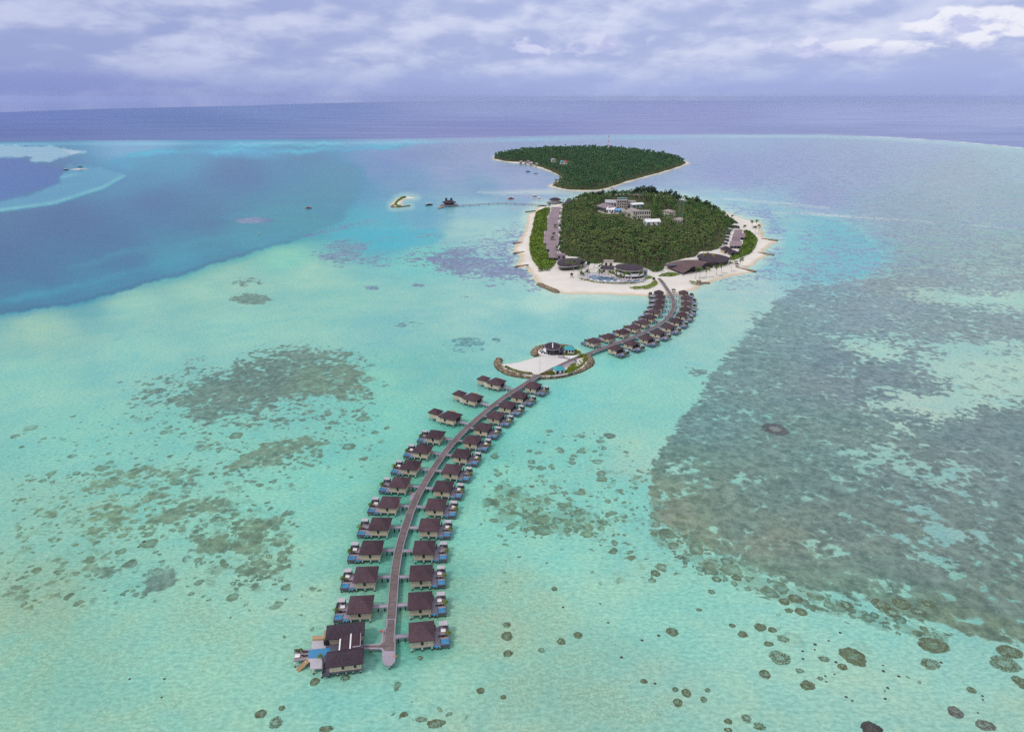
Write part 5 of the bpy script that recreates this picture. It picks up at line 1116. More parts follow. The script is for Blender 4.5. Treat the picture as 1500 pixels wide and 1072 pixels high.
# back of the island: pier, pavilions
PIER = [(671,301.2),(690,299.6),(720,297.6),(745,297.2),(770,298.4),(795,300.4),(806,301)]
P = [Vector((p.x, p.y, 0)) for p in dense(pts(PIER, 2.0), 6)]; root = empty('arrival_pier', P[0]); tag(root, 'long thin grey pier from the arrival pavilion to the back of the island', 'pier')
o = ribbon('deck', P, 1.9, M['deck'], 1.7, 2.1); o.parent = root; o.matrix_parent_inverse = Matrix.Translation(-P[0])
for k in range(1, len(P)-1, 2):
    mb = MB(); mb.cyl((P[k].x, P[k].y, -.6), .4, .4, 2.3, 6); o = mb.build('pile', M['dark'], root); o.matrix_parent_inverse = Matrix.Translation(-P[0])
def pavilion(name, c_px, rx, ry, label, towers=False, wall='glass'):
    c = at(*c_px, 0); root = empty(name, (c.x, c.y, 0)); tag(root, label, 'pavilion')
    mb = MB(); mb.prism([(rx*1.5*math.cos(a), ry*1.5*math.sin(a)) for a in [2*math.pi*k/20 for k in range(20)]], 1.5, 2.0); mb.build('platform', M['deck'], root)
    for k in range(8):
        a = 2*math.pi*k/8; mb = MB(); mb.cyl((rx*1.25*math.cos(a), ry*1.25*math.sin(a), -.6), .4, .4, 2.1, 6); mb.build('pile', M['dark'], root)
    mb = MB(); mb.prism([(rx*.8*math.cos(a), ry*.8*math.sin(a)) for a in [2*math.pi*k/20 for k in range(20)]], 2.0, 6.4); mb.build('wall', M[wall], root)
    mb = MB(); n = 24
    for k in range(n):
        a, b = 2*math.pi*k/n, 2*math.pi*(k+1)/n; e = lambda t, s: (rx*s*math.cos(t), ry*s*math.sin(t))
        z = lambda s: 6.4+2.6*(1-s*s)
        for s0, s1 in ((1.12,.6),(.6,.02)): mb.face([(*e(a,s0),z(s0)),(*e(b,s0),z(s0)),(*e(b,s1),z(s1)),(*e(a,s1),z(s1))])
        mb.face([(*e(b,1.12),z(1.12)),(*e(a,1.12),z(1.12)),(*e(a,1.12),z(1.12)-.5),(*e(b,1.12),z(1.12)-.5)])
    mb.prism([(rx*1.1*math.cos(a), ry*1.1*math.sin(a)) for a in [2*math.pi*k/20 for k in range(20)]], 5.7, 6.0)
    mb.build('roof', M['roof_dark'], root)
    if towers:
        for x in (-4.5, 3.5):
            mb = MB(); mb.box((x, 2, 9.6), (3.2,3.2,2.6)); mb.build('roof_tower', M['glass'], root); mb = MB(); mb.hip(x-2, x+2, 0, 4, 11.0, 1.2); mb.build('tower_roof', M['roof_dark'], root)
    return root
pv_ = pavilion('arrival_pavilion', (658,301.6), 10, 9, 'arrival pavilion with a dark roof and two small towers at the end of the pier', True)
mb = MB(); a = at(641, 304.4, 1.6); b = at(650, 302.4, 1.6); s = b-a; mb.box(((a.x+b.x)/2-pv_.location.x, (a.y+b.y)/2-pv_.location.y, 1.3), (s.length, 5, .4), rz=math.atan2(s.y, s.x)); mb.build('landing_stage', M['timber'], pv_)
pavilion('water_pavilion', (813,297.6), 9, 8, 'round water pavilion with a dark roof and cream walls behind the left villa row', False, 'cream')
round_roof('dome_hall', [(825.5,298.6),(828,295.6),(834,293.8),(840,295.6),(843,298.8),(834,301)], 6.5, 'dark domed hall at the back shore beside the round water pavilion', 'dark', rim='roof_dark', crown=4.0)

# ------------------------------------------------------------------ islet furniture
def islet_items():
    z = 1.5
    c = at(809.3, 518.2, z); root = empty('round_pavilion', (c.x, c.y, z)); tag(root, 'dark round pavilion with a white strip across its disc roof on the islet', 'pavilion')
    mb = MB(); mb.cyl((0,0,-.3), 4.3, 4.3, .5, 24); mb.build('plinth', M['deck'], root)
    for k in range(12):
        a = 2*math.pi*k/12+.1; mb = MB(); mb.box((4.0*math.cos(a), 4.0*math.sin(a), 2.6), (.5,.5,4.9), rz=a); mb.build('column', M['wall_grey'], root)
    mb = MB(); mb.cyl((0,0,.2), 3.5, 3.5, 4.7, 20); mb.build('glass_wall', M['glass'], root)
    n = 28; R0 = 5.3; zf = lambda x, y: 5.4+.16*y+ .04*(abs(x))**1.4*0+.9*(1-(x*x+y*y)/R0**2)
    mb = MB()
    for k in range(n):
        a, b = 2*math.pi*k/n, 2*math.pi*(k+1)/n
        for s0, s1 in ((1,.66),(.66,.33),(.33,0.01)):
            q = [(R0*s*math.cos(t), R0*s*math.sin(t)) for t, s in ((a,s0),(b,s0),(b,s1),(a,s1))]; mb.face([(x, y, zf(x,y)) for x, y in q])
        q = [(R0*math.cos(t), R0*math.sin(t)) for t in (b, a)]; mb.face([(q[0][0],q[0][1],zf(*q[0])),(q[1][0],q[1][1],zf(*q[1])),(q[1][0],q[1][1],zf(*q[1])-.6),(q[0][0],q[0][1],zf(*q[0])-.6)])
    mb.face([(R0*math.cos(2*math.pi*k/n), R0*math.sin(2*math.pi*k/n), zf(R0*math.cos(2*math.pi*k/n), R0*math.sin(2*math.pi*k/n))-.6) for k in reversed(range(n))])
    mb.build('roof', M['roof_dark'], root)
    mb = MB()
    for k in range(6):
        y0, y1 = -3.4+k*1.1, -2.3+k*1.1; mb.face([(-.28+y0*.06, y0, zf(0,y0)+.08), (.28+y0*.06, y0, zf(0,y0)+.08), (.28+y1*.06, y1, zf(0,y1)+.08), (-.28+y1*.06, y1, zf(0,y1)+.08)])
    mb.build('skylight', M['white'], root)
    mb = MB(); mb.tube([(R0*1.01*math.cos(2*math.pi*k/n), R0*1.01*math.sin(2*math.pi*k/n), zf(R0*math.cos(2*math.pi*k/n), R0*math.sin(2*math.pi*k/n))-.1) for k in range(n+1)], .16, 5); mb.build('roof_rim', M['steel'], root)
    block('plant_room', (820.5,520.5), (826,520.3), 3.5, 3.6, z, 'small dark cabin between the round pavilion and a teal roofed hut', 'cabin', 'wall_grey', 'roof_dark', 'flat', 0, 1, 1, None, .3)
    block('teal_hut', (814.4,548.6), (826.8,547.2), 5.0, 2.7, z, 'white hut with a teal roof at the front of the islet beside the boardwalk', 'hut', 'white', 'roof_teal', 'hip', 1.6, 1, 2, 'teal roofed huts on the islet', .7)
    block('teal_hut', (828.2,518.2), (840.6,518), 4.6, 2.8, z, 'white hut with a teal roof at the back of the islet near the round pavilion', 'hut', 'white', 'roof_teal', 'hip', 2.0, 1, 3, 'teal roofed huts on the islet', .7)
    # pavements
    def path(name, P, half, m, zz): o = ribbon(name, [Vector((p.x, p.y, 0)) for p in dense(pts(P, zz), 1.5)], half, M[m], zz-.2, zz); tag(o, kind='structure'); return o
    path('islet_path', [(786,552),(798,546),(812,539),(826,532.5),(838,526.6),(848,522.2),(859,518.8)], 1.5, 'planks', 1.83)
    path('islet_side_path', [(822,538.2),(832,533.5),(839,530.4),(842.5,527),(842,525)], 1.3, 'deck', 1.80)
    path('islet_cross_path', [(818,522.6),(826,523.6),(833,525.4),(838,526.4)], 1.1, 'deck', 1.79)
    path('islet_kerb', [(791,550.4),(806,550.4),(824,549),(842,543.6),(853,537.6),(858.6,532),(858.4,526),(856.8,521.6)], .42, 'white', 1.86)
    path('islet_kerb', [(735.4,533.4),(737,538),(744,542.4),(756,546.6),(768,549.2),(780,550.2)], .36, 'white', 1.80)
    sheet('pavilion_terrace', [(788,515.5),(791,511.2),(799,508.9),(806,509.4),(806,518.8),(816,520.2),(824,521.6),(812,521.4),(797,520.6),(790,518.8)], 1.86, 'white', kind='structure')
    sheet('back_terrace', [(831,521.2),(846,520.8),(848,523),(840,524.8),(832,523.6)], 1.77, 'white', kind='structure')
    for k, (u, v) in enumerate(((791.5,514.3),(794,512.2),(796.2,509.8),(795.4,515.4),(797.8,517.6),(793.6,516.6))):
        c = at(u, v, 1.86); root = empty('beanbag', c); tag(root, f'dark beanbag on the white terrace left of the round pavilion, {("leftmost","upper left","rear","middle","front","lower left")[k]} one', 'beanbag', 'beanbags on the pavilion terrace')
        mb = MB(); mb.cyl((0,0,0), .75, .62, .4, 10); mb.build('seat', M['cushion'], root); mb = MB(); mb.box((0,.45,.55), (1.0,.35,.6), taper=.7); mb.build('backrest', M['bark'], root)
    H_ = [('long low clipped hedge on the left sand of the islet', [(741,538.2),(748,541.5),(757,544.6),(766,546.8),(778,548.2)], .95, 1.3),
          ('hedge bed left of the front teal hut with a red marker', [(794,549.4),(800,547.6),(807,546),(812,548.3),(804,549.3)], 1.2, 1.3),
          ('broad hedge bed right of the front teal hut', [(828.6,546.6),(833,543.2),(840,540.6),(846,538.6),(840,543.4),(832,546.6)], 1.5, 1.3),
          ('hedge along the white kerb at the right end of the islet', [(848,538.8),(853,534.8),(857,530.4),(857,526),(855.6,522.6)], 1.1, 1.3),
          ('hedge clump where the far boardwalk meets the islet', [(848.6,523.4),(852,521.6),(855,521.8)], 1.4, 1.6),
          ('hedge wrapping the front of the back teal hut', [(826.4,519.8),(832,520.3),(840,520.2),(843.6,518.8)], .9, 1.2),
          ('hedge behind the round pavilion along the back shore', [(819.5,510.2),(825,509.6),(829.5,511.4)], 1.2, 1.6),
          ('low hedge between the islet path and the front kerb left of the gravel', [(833,540.8),(838,537.6),(841,534.2)], 1.5, 1.2),
          ('hedge right of the back teal hut beside the far boardwalk', [(842,514.6),(846.5,516.6),(849,518)], 1.2, 1.5)]
    for k, (l, P, half, hh) in enumerate(H_):
        Q = dense(pts(P, z), 1.1); o0 = Q[0]; lob = [(p.x-o0.x, p.y-o0.y, hh*.45, half*random.uniform(.8,1.15), half*random.uniform(.8,1.1), hh*random.uniform(.45,.65)) for p in Q]
        V_, Fc = leaf_cloud(int(95*len(Q)), lob, .5, 60+k); o = np_obj('hedge', V_, Fc, M['hedge']); o.location = (o0.x, o0.y, z); tag(o, l, 'hedge', 'clipped hedges on the islet')
    for k, (u, v) in enumerate(((844,531),(849,529.4),(853.4,528),(846.5,534),(851,532),(842,528.6))):
        shrub_at(at(u, v, z), 1.0, f'small loose shrub on the gravel bed at the islet right, {ORD[k]} in order', 'shrubs on the islet gravel', 300+k)
    ring_stand(799.3, 548.4, z+.7, 'red rescue ring in the hedge bed left of the front teal hut', 'red rescue rings on the islet'); ring_stand(848.6, 515.6, z+.7, 'red rescue ring beside the far boardwalk at the back of the islet', 'red rescue rings on the islet')
islet_items()
# ------------------------------------------------------------------ woods
CLEAR = [[(868,311),(885,299),(903,291),(935,291),(946,299),(956,306),(956,322),(972,321),(969,331),(945,331),(925,323),(905,312)], [(970,308),(984,309.5),(984,317),(972,316)], [(985,317),(1001,320),(1001,328),(987,323)], [(1049,339),(1053,339),(1051,348),(1046,361),(1042,362)], [(992,294.5),(1003,294.5),(1003,312),(992,311)], [(980,372),(982,371),(982,379),(979,379)], [(833,341),(836,343),(838,354),(835,360),(833,352)]]
def scatter(Wp, step, clear, hmax, seed, zg=ZI, keep=None):
    r = np.random.default_rng(seed); lo, hi = Wp.min(0), Wp.max(0)
    xs = np.arange(lo[0], hi[0], step); ys = np.arange(lo[1], hi[1], step); Xg, Yg = np.meshgrid(xs, ys)
    Xg = (Xg+(np.arange(len(ys))[:,None] % 2)*step/2+r.uniform(-.42,.42,Xg.shape)*step).ravel(); Yg = (Yg+r.uniform(-.42,.42,(len(ys),len(xs)))*step).ravel()
    ed = sdf(Xg, Yg, Wp, 30); s = ed > .5; Xg, Yg, ed = Xg[s], Yg[s], ed[s]; h = (.58+.47*r.random(len(Xg))**1.3+.12*np.sin(Xg*.06+2*np.sin(Yg*.05)))*hmax*(.62+.38*sst(ed, 0, 16))
    ok = np.zeros(len(Xg), bool)
    for k in (1, .72, .5, .34):          # trees in front of a clearing stay low enough to see over
        hit = np.zeros(len(Xg), bool)
        for C in clear:
            for t in (0, .4, .75, 1.05):
                d = Yg*CP-(zg+h*k*t-H)*SP; u = 750+F*Xg/d; v = 536-F*(Yg*SP+(zg+h*k*t-H)*CP)/d
                hit |= sdf(u, v, C, 8) >= 0
        new = ~hit & ~ok; h[new] *= k; ok |= new
    return Xg[ok], Yg[ok], h[ok]
def merge(name, variants, X_, Y_, Z_, H_, mats, label=None, kind='stuff', seed=1, pick=None):
    """one mesh of many trees; variants: (V for height 1 crown, faces, material index)"""
    r = np.random.default_rng(seed); n = len(X_); pick = r.integers(0, len(variants), n) if pick is None else pick
    VV, FF, MI, off = [], [], [], 0
    for k, (V_, Fc, mi) in enumerate(variants):
        s = np.where(pick == k)[0]
        if not len(s): continue
        a = r.uniform(0, 6.28, len(s)); sc = H_[s]; ca, sa = np.cos(a)*sc, np.sin(a)*sc
        x = V_[:,0][None]*ca[:,None]-V_[:,1][None]*sa[:,None]+X_[s][:,None]; y = V_[:,0][None]*sa[:,None]+V_[:,1][None]*ca[:,None]+Y_[s][:,None]
        z = V_[:,2][None]*sc[:,None]+(Z_[s] if np.ndim(Z_) else Z_)*np.ones((len(s),1)) if np.ndim(Z_) == 0 else V_[:,2][None]*sc[:,None]+Z_[s][:,None]
        VV.append(np.stack([x,y,z], -1).reshape(-1,3)); m = len(V_)
        FF.append((Fc[None]+(np.arange(len(s))*m)[:,None,None]+off).reshape(-1,4)); MI.append(np.tile(mi, len(s))); off += m*len(s)
    o = np_obj(name, np.concatenate(VV), np.concatenate(FF), mats, mi=np.concatenate(MI)); tag(o, label, None, None, kind); return o
def unit_palm(seed, n=14, seg=4, trunk=True, length=.34):
    V_, Fc = frond_crown(n, length, seed, 1.0, seg); r = random.Random(seed); lx, ly = r.uniform(-.1,.1), r.uniform(-.1,.1); V_ = V_+np.array([lx,ly,.9]); mi = np.zeros(len(Fc), int)
    if trunk:
        q = []; 
        for z, w, t in ((0,.022,0),(.45,.016,.4),(.9,.012,1)): q += [(lx*t-w,ly*t,z),(lx*t,ly*t-w,z),(lx*t+w,ly*t,z),(lx*t,ly*t+w,z)]
        b = len(V_); V_ = np.r_[V_, np.array(q)]; fs = [(b+i*4+j, b+i*4+(j+1)%4, b+i*4+4+(j+1)%4, b+i*4+4+j) for i in range(2) for j in range(4)]
        Fc = np.r_[Fc, np.array(fs)]; mi = np.r_[mi, np.ones(len(fs), int)]
    return V_, Fc, mi
def unit_tree(seed, n=110, size=.15, rx=.42, m=2):
    r = np.random.default_rng(seed); lob = []
    for k in range(6):
        a = 2*math.pi*k/6+r.uniform(-.3,.3); d = rx*r.uniform(.25,.6); lob.append((d*math.cos(a), d*math.sin(a), r.uniform(.45,.75), rx*r.uniform(.4,.62), rx*r.uniform(.4,.62), r.uniform(.18,.28)))
    lob.append((0,0,.74,rx*.55,rx*.55,.26)); V_, Fc = leaf_cloud(n, lob, size, seed); mi = np.full(len(Fc), m)
    b = len(V_); q = []
    for z, w in ((0,.035),(.5,.022)): q += [(-w,0,z),(0,-w,z),(w,0,z),(0,w,z)]
    V_ = np.r_[V_, np.array(q)]; Fc = np.r_[Fc, np.array([(b+j,b+(j+1)%4,b+4+(j+1)%4,b+4+j) for j in range(4)])]; return V_, Fc, np.r_[mi, np.ones(4, int)]
PV = [unit_palm(20+k) for k in range(5)]; TV = [unit_tree(40+k) for k in range(3)]
TX, TY, THt = scatter(FW, 6.1, CLEAR, 11.5, 5)
Rr = np.random.default_rng(3); n_ = len(TX)
back = sst(np.hypot(TX, TY), 820, 1080); blot = np.sin(TX*.045+1)+np.sin(TY*.037+.6)+np.sin((TX+TY)*.021)
is_tree = Rr.random(n_) < np.clip(.14+.42*back+.16*blot, .04, .85)
order = np.argsort(np.hypot(TX, TY)); near = order[:300]; rest = order[300:]
print('trees', n_)
def split_unit(u): return u
PP = []
for k, (V_, Fc, mi) in enumerate(PV):
    PP.append([(nm, np_mesh(nm, V_, Fc[s], m)) for nm, s, m in (('trunk', mi == 1, M['bark']), ('crown', mi == 0, M['palm']))])
TP = []
for k, (V_, Fc, mi) in enumerate(TV):
    TP.append([(nm, np_mesh(nm, V_, Fc[s], m)) for nm, s, m in (('trunk', mi == 1, M['bark']), ('crown', mi == 2, M['tree']))])
for i in near:
    tr = is_tree[i]
    root = empty('leafy_tree' if tr else 'coconut_palm', (TX[i], TY[i], ZI-.2), random.uniform(0, 6.28)); s = THt[i]*(.95 if tr else 1.05); root.scale = (s, s, s)
    tag(root, 'round leafy tree crowded among the palms at the front of the island wood' if tr else 'coconut palm crowded into the front of the big island wood', 'tree', 'leafy trees at the front of the island wood' if tr else 'palms at the front of the island wood')
    for nm, me in (TP if tr else PP)[random.randrange(3 if tr else 5)]:
        o = bpy.data.objects.new(nm, me); COL.objects.link(o); o.parent = root
PV2 = [unit_palm(60+k, 12, 3) for k in range(4)]; TV2 = [unit_tree(70+k, 90, .17) for k in range(3)]
pk = np.where(is_tree[rest], 4+Rr.integers(0, 3, len(rest)), Rr.integers(0, 4, len(rest)))
merge('palm_forest', PV2+TV2, TX[rest], TY[rest], ZI-.2, THt[rest], [M['palm'], M['bark'], M['tree']], 'dense green palm wood covering the rest of the big island', pick=pk)
# taller dark casuarinas sticking out at the back edge
CV = [unit_tree(90+k, 110, .13, .24, 0) for k in range(3)]
CVm = [[(nm, np_mesh(nm, V_, Fc[s], m)) for nm, s, m in (('trunk', mi == 1, M['bark']), ('crown', mi == 0, M['casuarina']))] for V_, Fc, mi in CV]
for k, (u, v, hh) in enumerate(((899.5,292,13),(932,289.5,14),(928,290,11),(936,290,16),(942,291,17),(948,291.5,16),(953,291.5,18),(957,292,16),(962,292,11),(974,294,14),(980,295,15),(987,298,15),(993,300,14),(1020,306,15),(1034,310,13),(1045,314,12),(877,294,12),(868,295,12),(882,292,13))):
    c = at(u, v, ZI); root = empty('casuarina_tree', c, k*1.3); root.scale = (hh*1.5, hh*1.5, hh*1.32); tag(root, 'tall dark narrow tree standing above the back edge of the island wood', 'tree', 'tall dark trees at the back of the island wood')
    for nm, me in CVm[k % 3]:
        o = bpy.data.objects.new(nm, me); COL.objects.link(o); o.parent = root
for u, v, hh, l in ((852.5,395.5,10,'dark bushy tree between the curved beach bar and the pool, left of two'),(861.5,396.5,10,'dark bushy tree between the curved beach bar and the pool, right of two'),(870,393,8.5,'round dark green tree behind the left end of the pool terrace')):
    root = empty('casuarina_tree', at(u, v, ZI)); root.scale = (hh, hh, hh); tag(root, l, 'tree', 'bushy trees by the pool')
    for nm, me in (CVm[1] if u < 865 else TP[1]):
        o = bpy.data.objects.new(nm, me); COL.objects.link(o); o.parent = root
for u, v, hh, l in ((1030.5,378.5,6,'bright yellow tree at the left of the low dark hall'),(1044.5,379,5.2,'bright yellow tree in the middle of the low dark hall'),(1036,375.5,5,'smaller yellow tree behind the low dark hall')):
    V_, Fc, mi = unit_tree(int(u)); root = empty('yellow_tree', at(u, v, 5.4 if v > 376 else ZI)); root.scale = (hh,)*3; tag(root, l, 'tree', 'yellow trees by the low dark hall')
    for nm, s_, m in (('trunk', mi == 1, M['bark']), ('crown', mi == 2, M['yellow_tree'])):
        o = np_obj(nm, V_, Fc[s_], m); o.parent = root
for k, (u, v, hh) in enumerate(((908,316.5,6),(918,313,6),(925,312,5.5),(933,310,6),(941,308.5,6.5),(949,309,6),(957,325,7),(962,322,8),(936,327,6),(929,325,6.5),(921,321,6),(913,319.5,5.5),(968,322,8),(976,322,7),(982,322,7.5),(987,333,7),(994,334,7),(943,333.5,6),(950,334.5,5.5),(958,335,5.5),(966,334.5,6),(896,316.5,5.5),(887,315.5,6),(876,311.5,7),(1002,331,8))):
    root = empty('leafy_tree', at(u, v, ZI-.1), k*1.7); root.scale = (hh*1.3, hh*1.3, hh*1.2); tag(root, 'low leafy tree squeezed between the houses of the staff village', 'tree', 'low trees between the village houses')
    for nm, me in TP[k % 3]:
        o = bpy.data.objects.new(nm, me); COL.objects.link(o); o.parent = root
re_ = np.random.default_rng(77); B_ = [Vector((p[0], p[1], 0)) for p in FW]; k = 0
for a, b_ in zip(B_, B_[1:]+B_[:1]):
    for t in np.arange(0, 1, 9.0/max(9.0, (b_-a).length)):
        if re_.random() < .45: continue
        p = a.lerp(b_, t+re_.uniform(-.04,.04)); p = p+Vector((re_.normal()*2.2, re_.normal()*2.2, 0)); hh = re_.uniform(2.4, 5.5)
        u_, v_ = px(p.x, p.y, ZI); k += 1
        if v_ < 300 or (860 < u_ < 950 and v_ > 384) or (970 < u_ < 1075 and v_ > 365): continue
        root = empty('leafy_bush', (p.x, p.y, ZI-.2), k*1.1); root.scale = (hh*1.5, hh*1.5, hh); tag(root, 'low leafy bush spilling over the ragged edge of the island wood', 'bush', 'bushes at the edge of the island wood')
        for nm, me in TP[k % 3]:
            o = bpy.data.objects.new(nm, me); COL.objects.link(o); o.parent = root
# beach palms, each its own
BPALM = [(1018.8,408,8.5,'leftmost of three close palms on the sand before the wave roofed hall'),(1025,407.5,8,'middle of three close palms on the sand before the wave roofed hall'),(1034,405.5,7.5,'rightmost of three close palms on the sand before the wave roofed hall'),(1049.6,403.5,8,'lone leaning palm on the open sand right of the three close palms'),(1057,400.5,8,'tallish palm on the sand in front of the low dark hall'),(1071,397,7.5,'palm nearest the front groyne of the right beach'),
    (1084,389.5,7,'palm at the front corner of the right scrub'),(1101.6,333.5,8,'left palm of the rear pair on the right point'),(1107.6,333,8,'right palm of the rear pair on the right point'),(1111.4,341,9,'large palm on the beach edge of the right point'),(1106,341.5,7,'small palm left of the large one on the right point'),(1091,341,8,'dark palm behind the right scrub'),
    (860.6,411,8,'palm at the left end of the large pool'),(876,411,9,'tall palm in front of the middle of the large pool'),(846.4,405,9,'palm beside the curved beach bar, right of two'),(831,396,9,'palm in front of the glass of the curved beach bar'),(840,398,9.5,'tallest palm beside the curved beach bar'),(895.7,408.5,6,'small palm behind the large pool'),(903.6,410,8,'palm left of the white curved balcony'),
    (909.9,416,8,'palm on the pool terrace below the balcony, left of three'),(920.6,415,8.5,'palm on the pool terrace below the balcony, middle of three'),(915,413.5,8,'palm on the pool terrace below the balcony, rearmost of three'),(936,411.5,7.5,'palm beside the pale stair tower'),(877.6,400.5,8,'palm in front of the cream kitchen wing'),(852,410.5,7,'small bright palm at the hedge left of the pool'),
    (811,352.5,8,'palm growing between two villas of the left row, middle one'),(809,358.5,8,'palm growing between two villas of the left row, front one'),(812,339.5,8,'palm growing between two villas of the left row, rear one'),(818,375,10,'tall palm behind the front villa of the left row'),(824,374,9,'palm beside the mauve box block'),(805,306,7,'small palm at the back corner of the left row')]
for k, (u, v, hh, l) in enumerate(BPALM): palm_at(at(u, v, ZI-.1), hh, l, 'single palms along the beaches', 500+k, 3.7, 16)
# scrub belts and beds
def bed(name, P, z, hgt, size, per, label, m='scrub', cat=None, kind=None, seed=1):
    Wp = world_poly(P, z); r = np.random.default_rng(seed); lo, hi = Wp.min(0), Wp.max(0); area = abs(sum(a[0]*b[1]-a[1]*b[0] for a, b in zip(Wp, np.roll(Wp, -1, 0))))/2
    n = int(area*per*((hi-lo).prod()/area)); X_ = r.uniform(lo[0], hi[0], n); Y_ = r.uniform(lo[1], hi[1], n); s = sdf(X_, Y_, Wp, 40); k = s > 0; X_, Y_, s = X_[k], Y_[k], s[k]
    lump = .5+.5*np.sin(X_*.55+2*np.sin(Y_*.31))*np.sin(Y_*.47+1.7*np.sin(X_*.23)); z_ = z+hgt*lump*np.minimum(1, .35+s/2.5)*r.uniform(.55, 1.05, len(X_))
    c = np.c_[X_, Y_, z_]; nn = r.normal(size=(len(X_),3))*.55+np.array([0,0,1.]); a = np.cross(nn, r.normal(size=(len(X_),3))); a /= np.linalg.norm(a, axis=1)[:,None]; b = np.cross(nn, a); b /= np.linalg.norm(b, axis=1)[:,None]
    q = size*r.uniform(.6, 1.4, len(X_))[:,None]; V_ = np.stack([c-a*q*.5, c+b*q*.35, c+a*q*.5, c-b*q*.35], 1).reshape(-1,3)
    o = np_obj(name, V_, np.arange(len(V_)).reshape(-1,4), M[m]); tag(o, label, cat, None, kind); return o
bed('beach_scrub', SCRUB_L, ZI-.1, 2.6, 1.9, 1.9, None, kind='stuff', seed=1)
bed('beach_scrub', SCRUB_R, ZI-.1, 2.2, 1.7, 2.2, None, kind='stuff', seed=2)
for k, (P, l) in enumerate((([(919,421.2),(925,420.4),(945,418.5),(955,414),(960,408.5),(966,415.5),(960,419.5),(950,423.4),(930,423.8)],'long green bed on the sand left of the far boardwalk'), ([(968,408),(972,411.5),(978.5,418.8),(973.5,417.5),(967,410.5)],'narrow green bed right of the boardwalk end'), ([(839,401.5),(843,403.5),(853,408),(872,412.8),(900,415),(930,414.6),(946,411.6),(946,413),(930,416),(900,416.4),(870,414.2),(850,409.6)],'thin curved hedge along the front of the pool terrace'),
    ([(941,408.5),(952,403.8),(957.5,405.5),(955,408.5),(944,410.5)],'green bed beside the pale stair tower'), ([(962,404.5),(975,399.5),(990,400),(998,402.6),(985,405.6),(966,405.6)],'green bed at the left end of the wave roofed hall'), ([(1006.5,412.8),(1012,411.5),(1020,413.2),(1023.5,415.4),(1014,415.8)],'small green bed beside the stone outfall tower'),
    ([(1046,388.5),(1052,385),(1058,385.4),(1056,388.6),(1050,390.4)],'dark green bed between the two dark halls'), ([(997,404.4),(1001,403.4),(1004.5,404),(1001,405.2)],'tiny green bed on the sand before the wave roofed hall'), ([(768,389.4),(775,388.6),(776,390),(770,391)],'green tuft on the front groyne of the left beach'), ([(787,394.2),(800,394.6),(808,394.6),(807,396.8),(793,397)],'olive bed at the front end of the left scrub'), ([(576,300),(579.5,294.5),(587,289.2),(594,287.6),(597,289.6),(590,291.5),(584,295.6),(581.5,299.4),(588,301.2),(590,302.6),(582,303.4)],'green scrub along the rim of the sandbank islet'),
    ([(1056,318),(1066,316.5),(1076,322),(1083,328),(1070,327),(1060,322)],'dry olive bed at the back of the right beach'), ([(1064,331),(1075,330.4),(1084,332),(1085,335.6),(1072,334.6)],'grey green bed behind the right villa row'))):
    bed('shrub_bed', P, (ZI-.1) if k != 10 else 1.0, 1.5 if k not in (2,) else 1.1, 1.2, 3.2, l, 'scrub' if k not in (6, 11, 12) else ('tree' if k == 6 else 'casuarina'), 'shrub bed', seed=20+k)
# far island
FX, FY, FH = scatter(FFW, 9.0, [[(806,233.5),(816,233.5),(816,237),(806,237)],[(820,236.5),(833,236.5),(833,240),(820,240)]], 13.0, 9, ZI)
FV = [unit_palm(100+k, 9, 2) for k in range(3)]+[unit_tree(110+k, 34, .30, .5) for k in range(4)]
rf = np.random.default_rng(4); print('far trees', len(FX))
merge('far_forest', FV, FX, FY, ZI-.2, FH, [M['far_tree'], M['bark'], M['far_tree']], 'dark green wood covering the far island', pick=np.where(rf.random(len(FX)) < .4, rf.integers(0,3,len(FX)), rf.integers(3,7,len(FX))))
for fl, fr, w, rf_, l in (((808.5,237.6),(813.5,237.4),'white','steel','pale grey roofed house in the far island wood'),((822,240.8),(827,240.6),'white','roof_teal','teal roofed house in the far island wood'),((827.6,240.8),(831,240.7),'white','red','red roofed house beside the teal one in the far island wood')):
    block('village_house', fl, fr, 9, 6, ZI, l, 'house', w, rf_, 'hip', 3, 1, 3)
for k, (u, v, w, l) in enumerate(((763,240.5,9,'grey shed at the left of the far harbour'),(770,241.4,7,'low pale house at the far harbour front'),(778,242.3,10,'long pale shed in the middle of the far harbour'),(786,243.6,7,'small pinkish house at the right of the far harbour'),(774,239.6,7,'house set back from the far harbour'))):
    block('harbour_house', (u-w*.22, v), (u+w*.22, v), 8, 5, ZI, l, 'house', 'beige', ('roof_pink','roof_mauve','pale_deck')[k % 3], 'gable', 2.5, 1, 2)
c = at(890.7, 221.5, ZI); root = empty('telecom_mast', c); tag(root, 'tall red and white lattice telecom mast above the far island wood', 'mast')
hT = 20.0
while px(c.x, c.y, hT)[1] > 200.2: hT += 1
nS = 7
for k in range(nS):
    z0, z1 = hT*k/nS, hT*(k+1)/nS; w0, w1 = 2.2*(1-.7*k/nS), 2.2*(1-.7*(k+1)/nS); mb = MB(); cs = ((-1,-1),(1,-1),(1,1),(-1,1))
    for j in range(4):
        a, b = cs[j], cs[(j+1)%4]; mb.tube([(a[0]*w0,a[1]*w0,z0),(a[0]*w1,a[1]*w1,z1)], .2, 4); mb.tube([(a[0]*w0,a[1]*w0,z0),(b[0]*w1,b[1]*w1,z1)], .18, 4); mb.tube([(b[0]*w0,b[1]*w0,z0),(a[0]*w1,a[1]*w1,z1)], .18, 4)
    mb.build('mast_section', M['red' if k % 2 == 0 else 'white'], root)
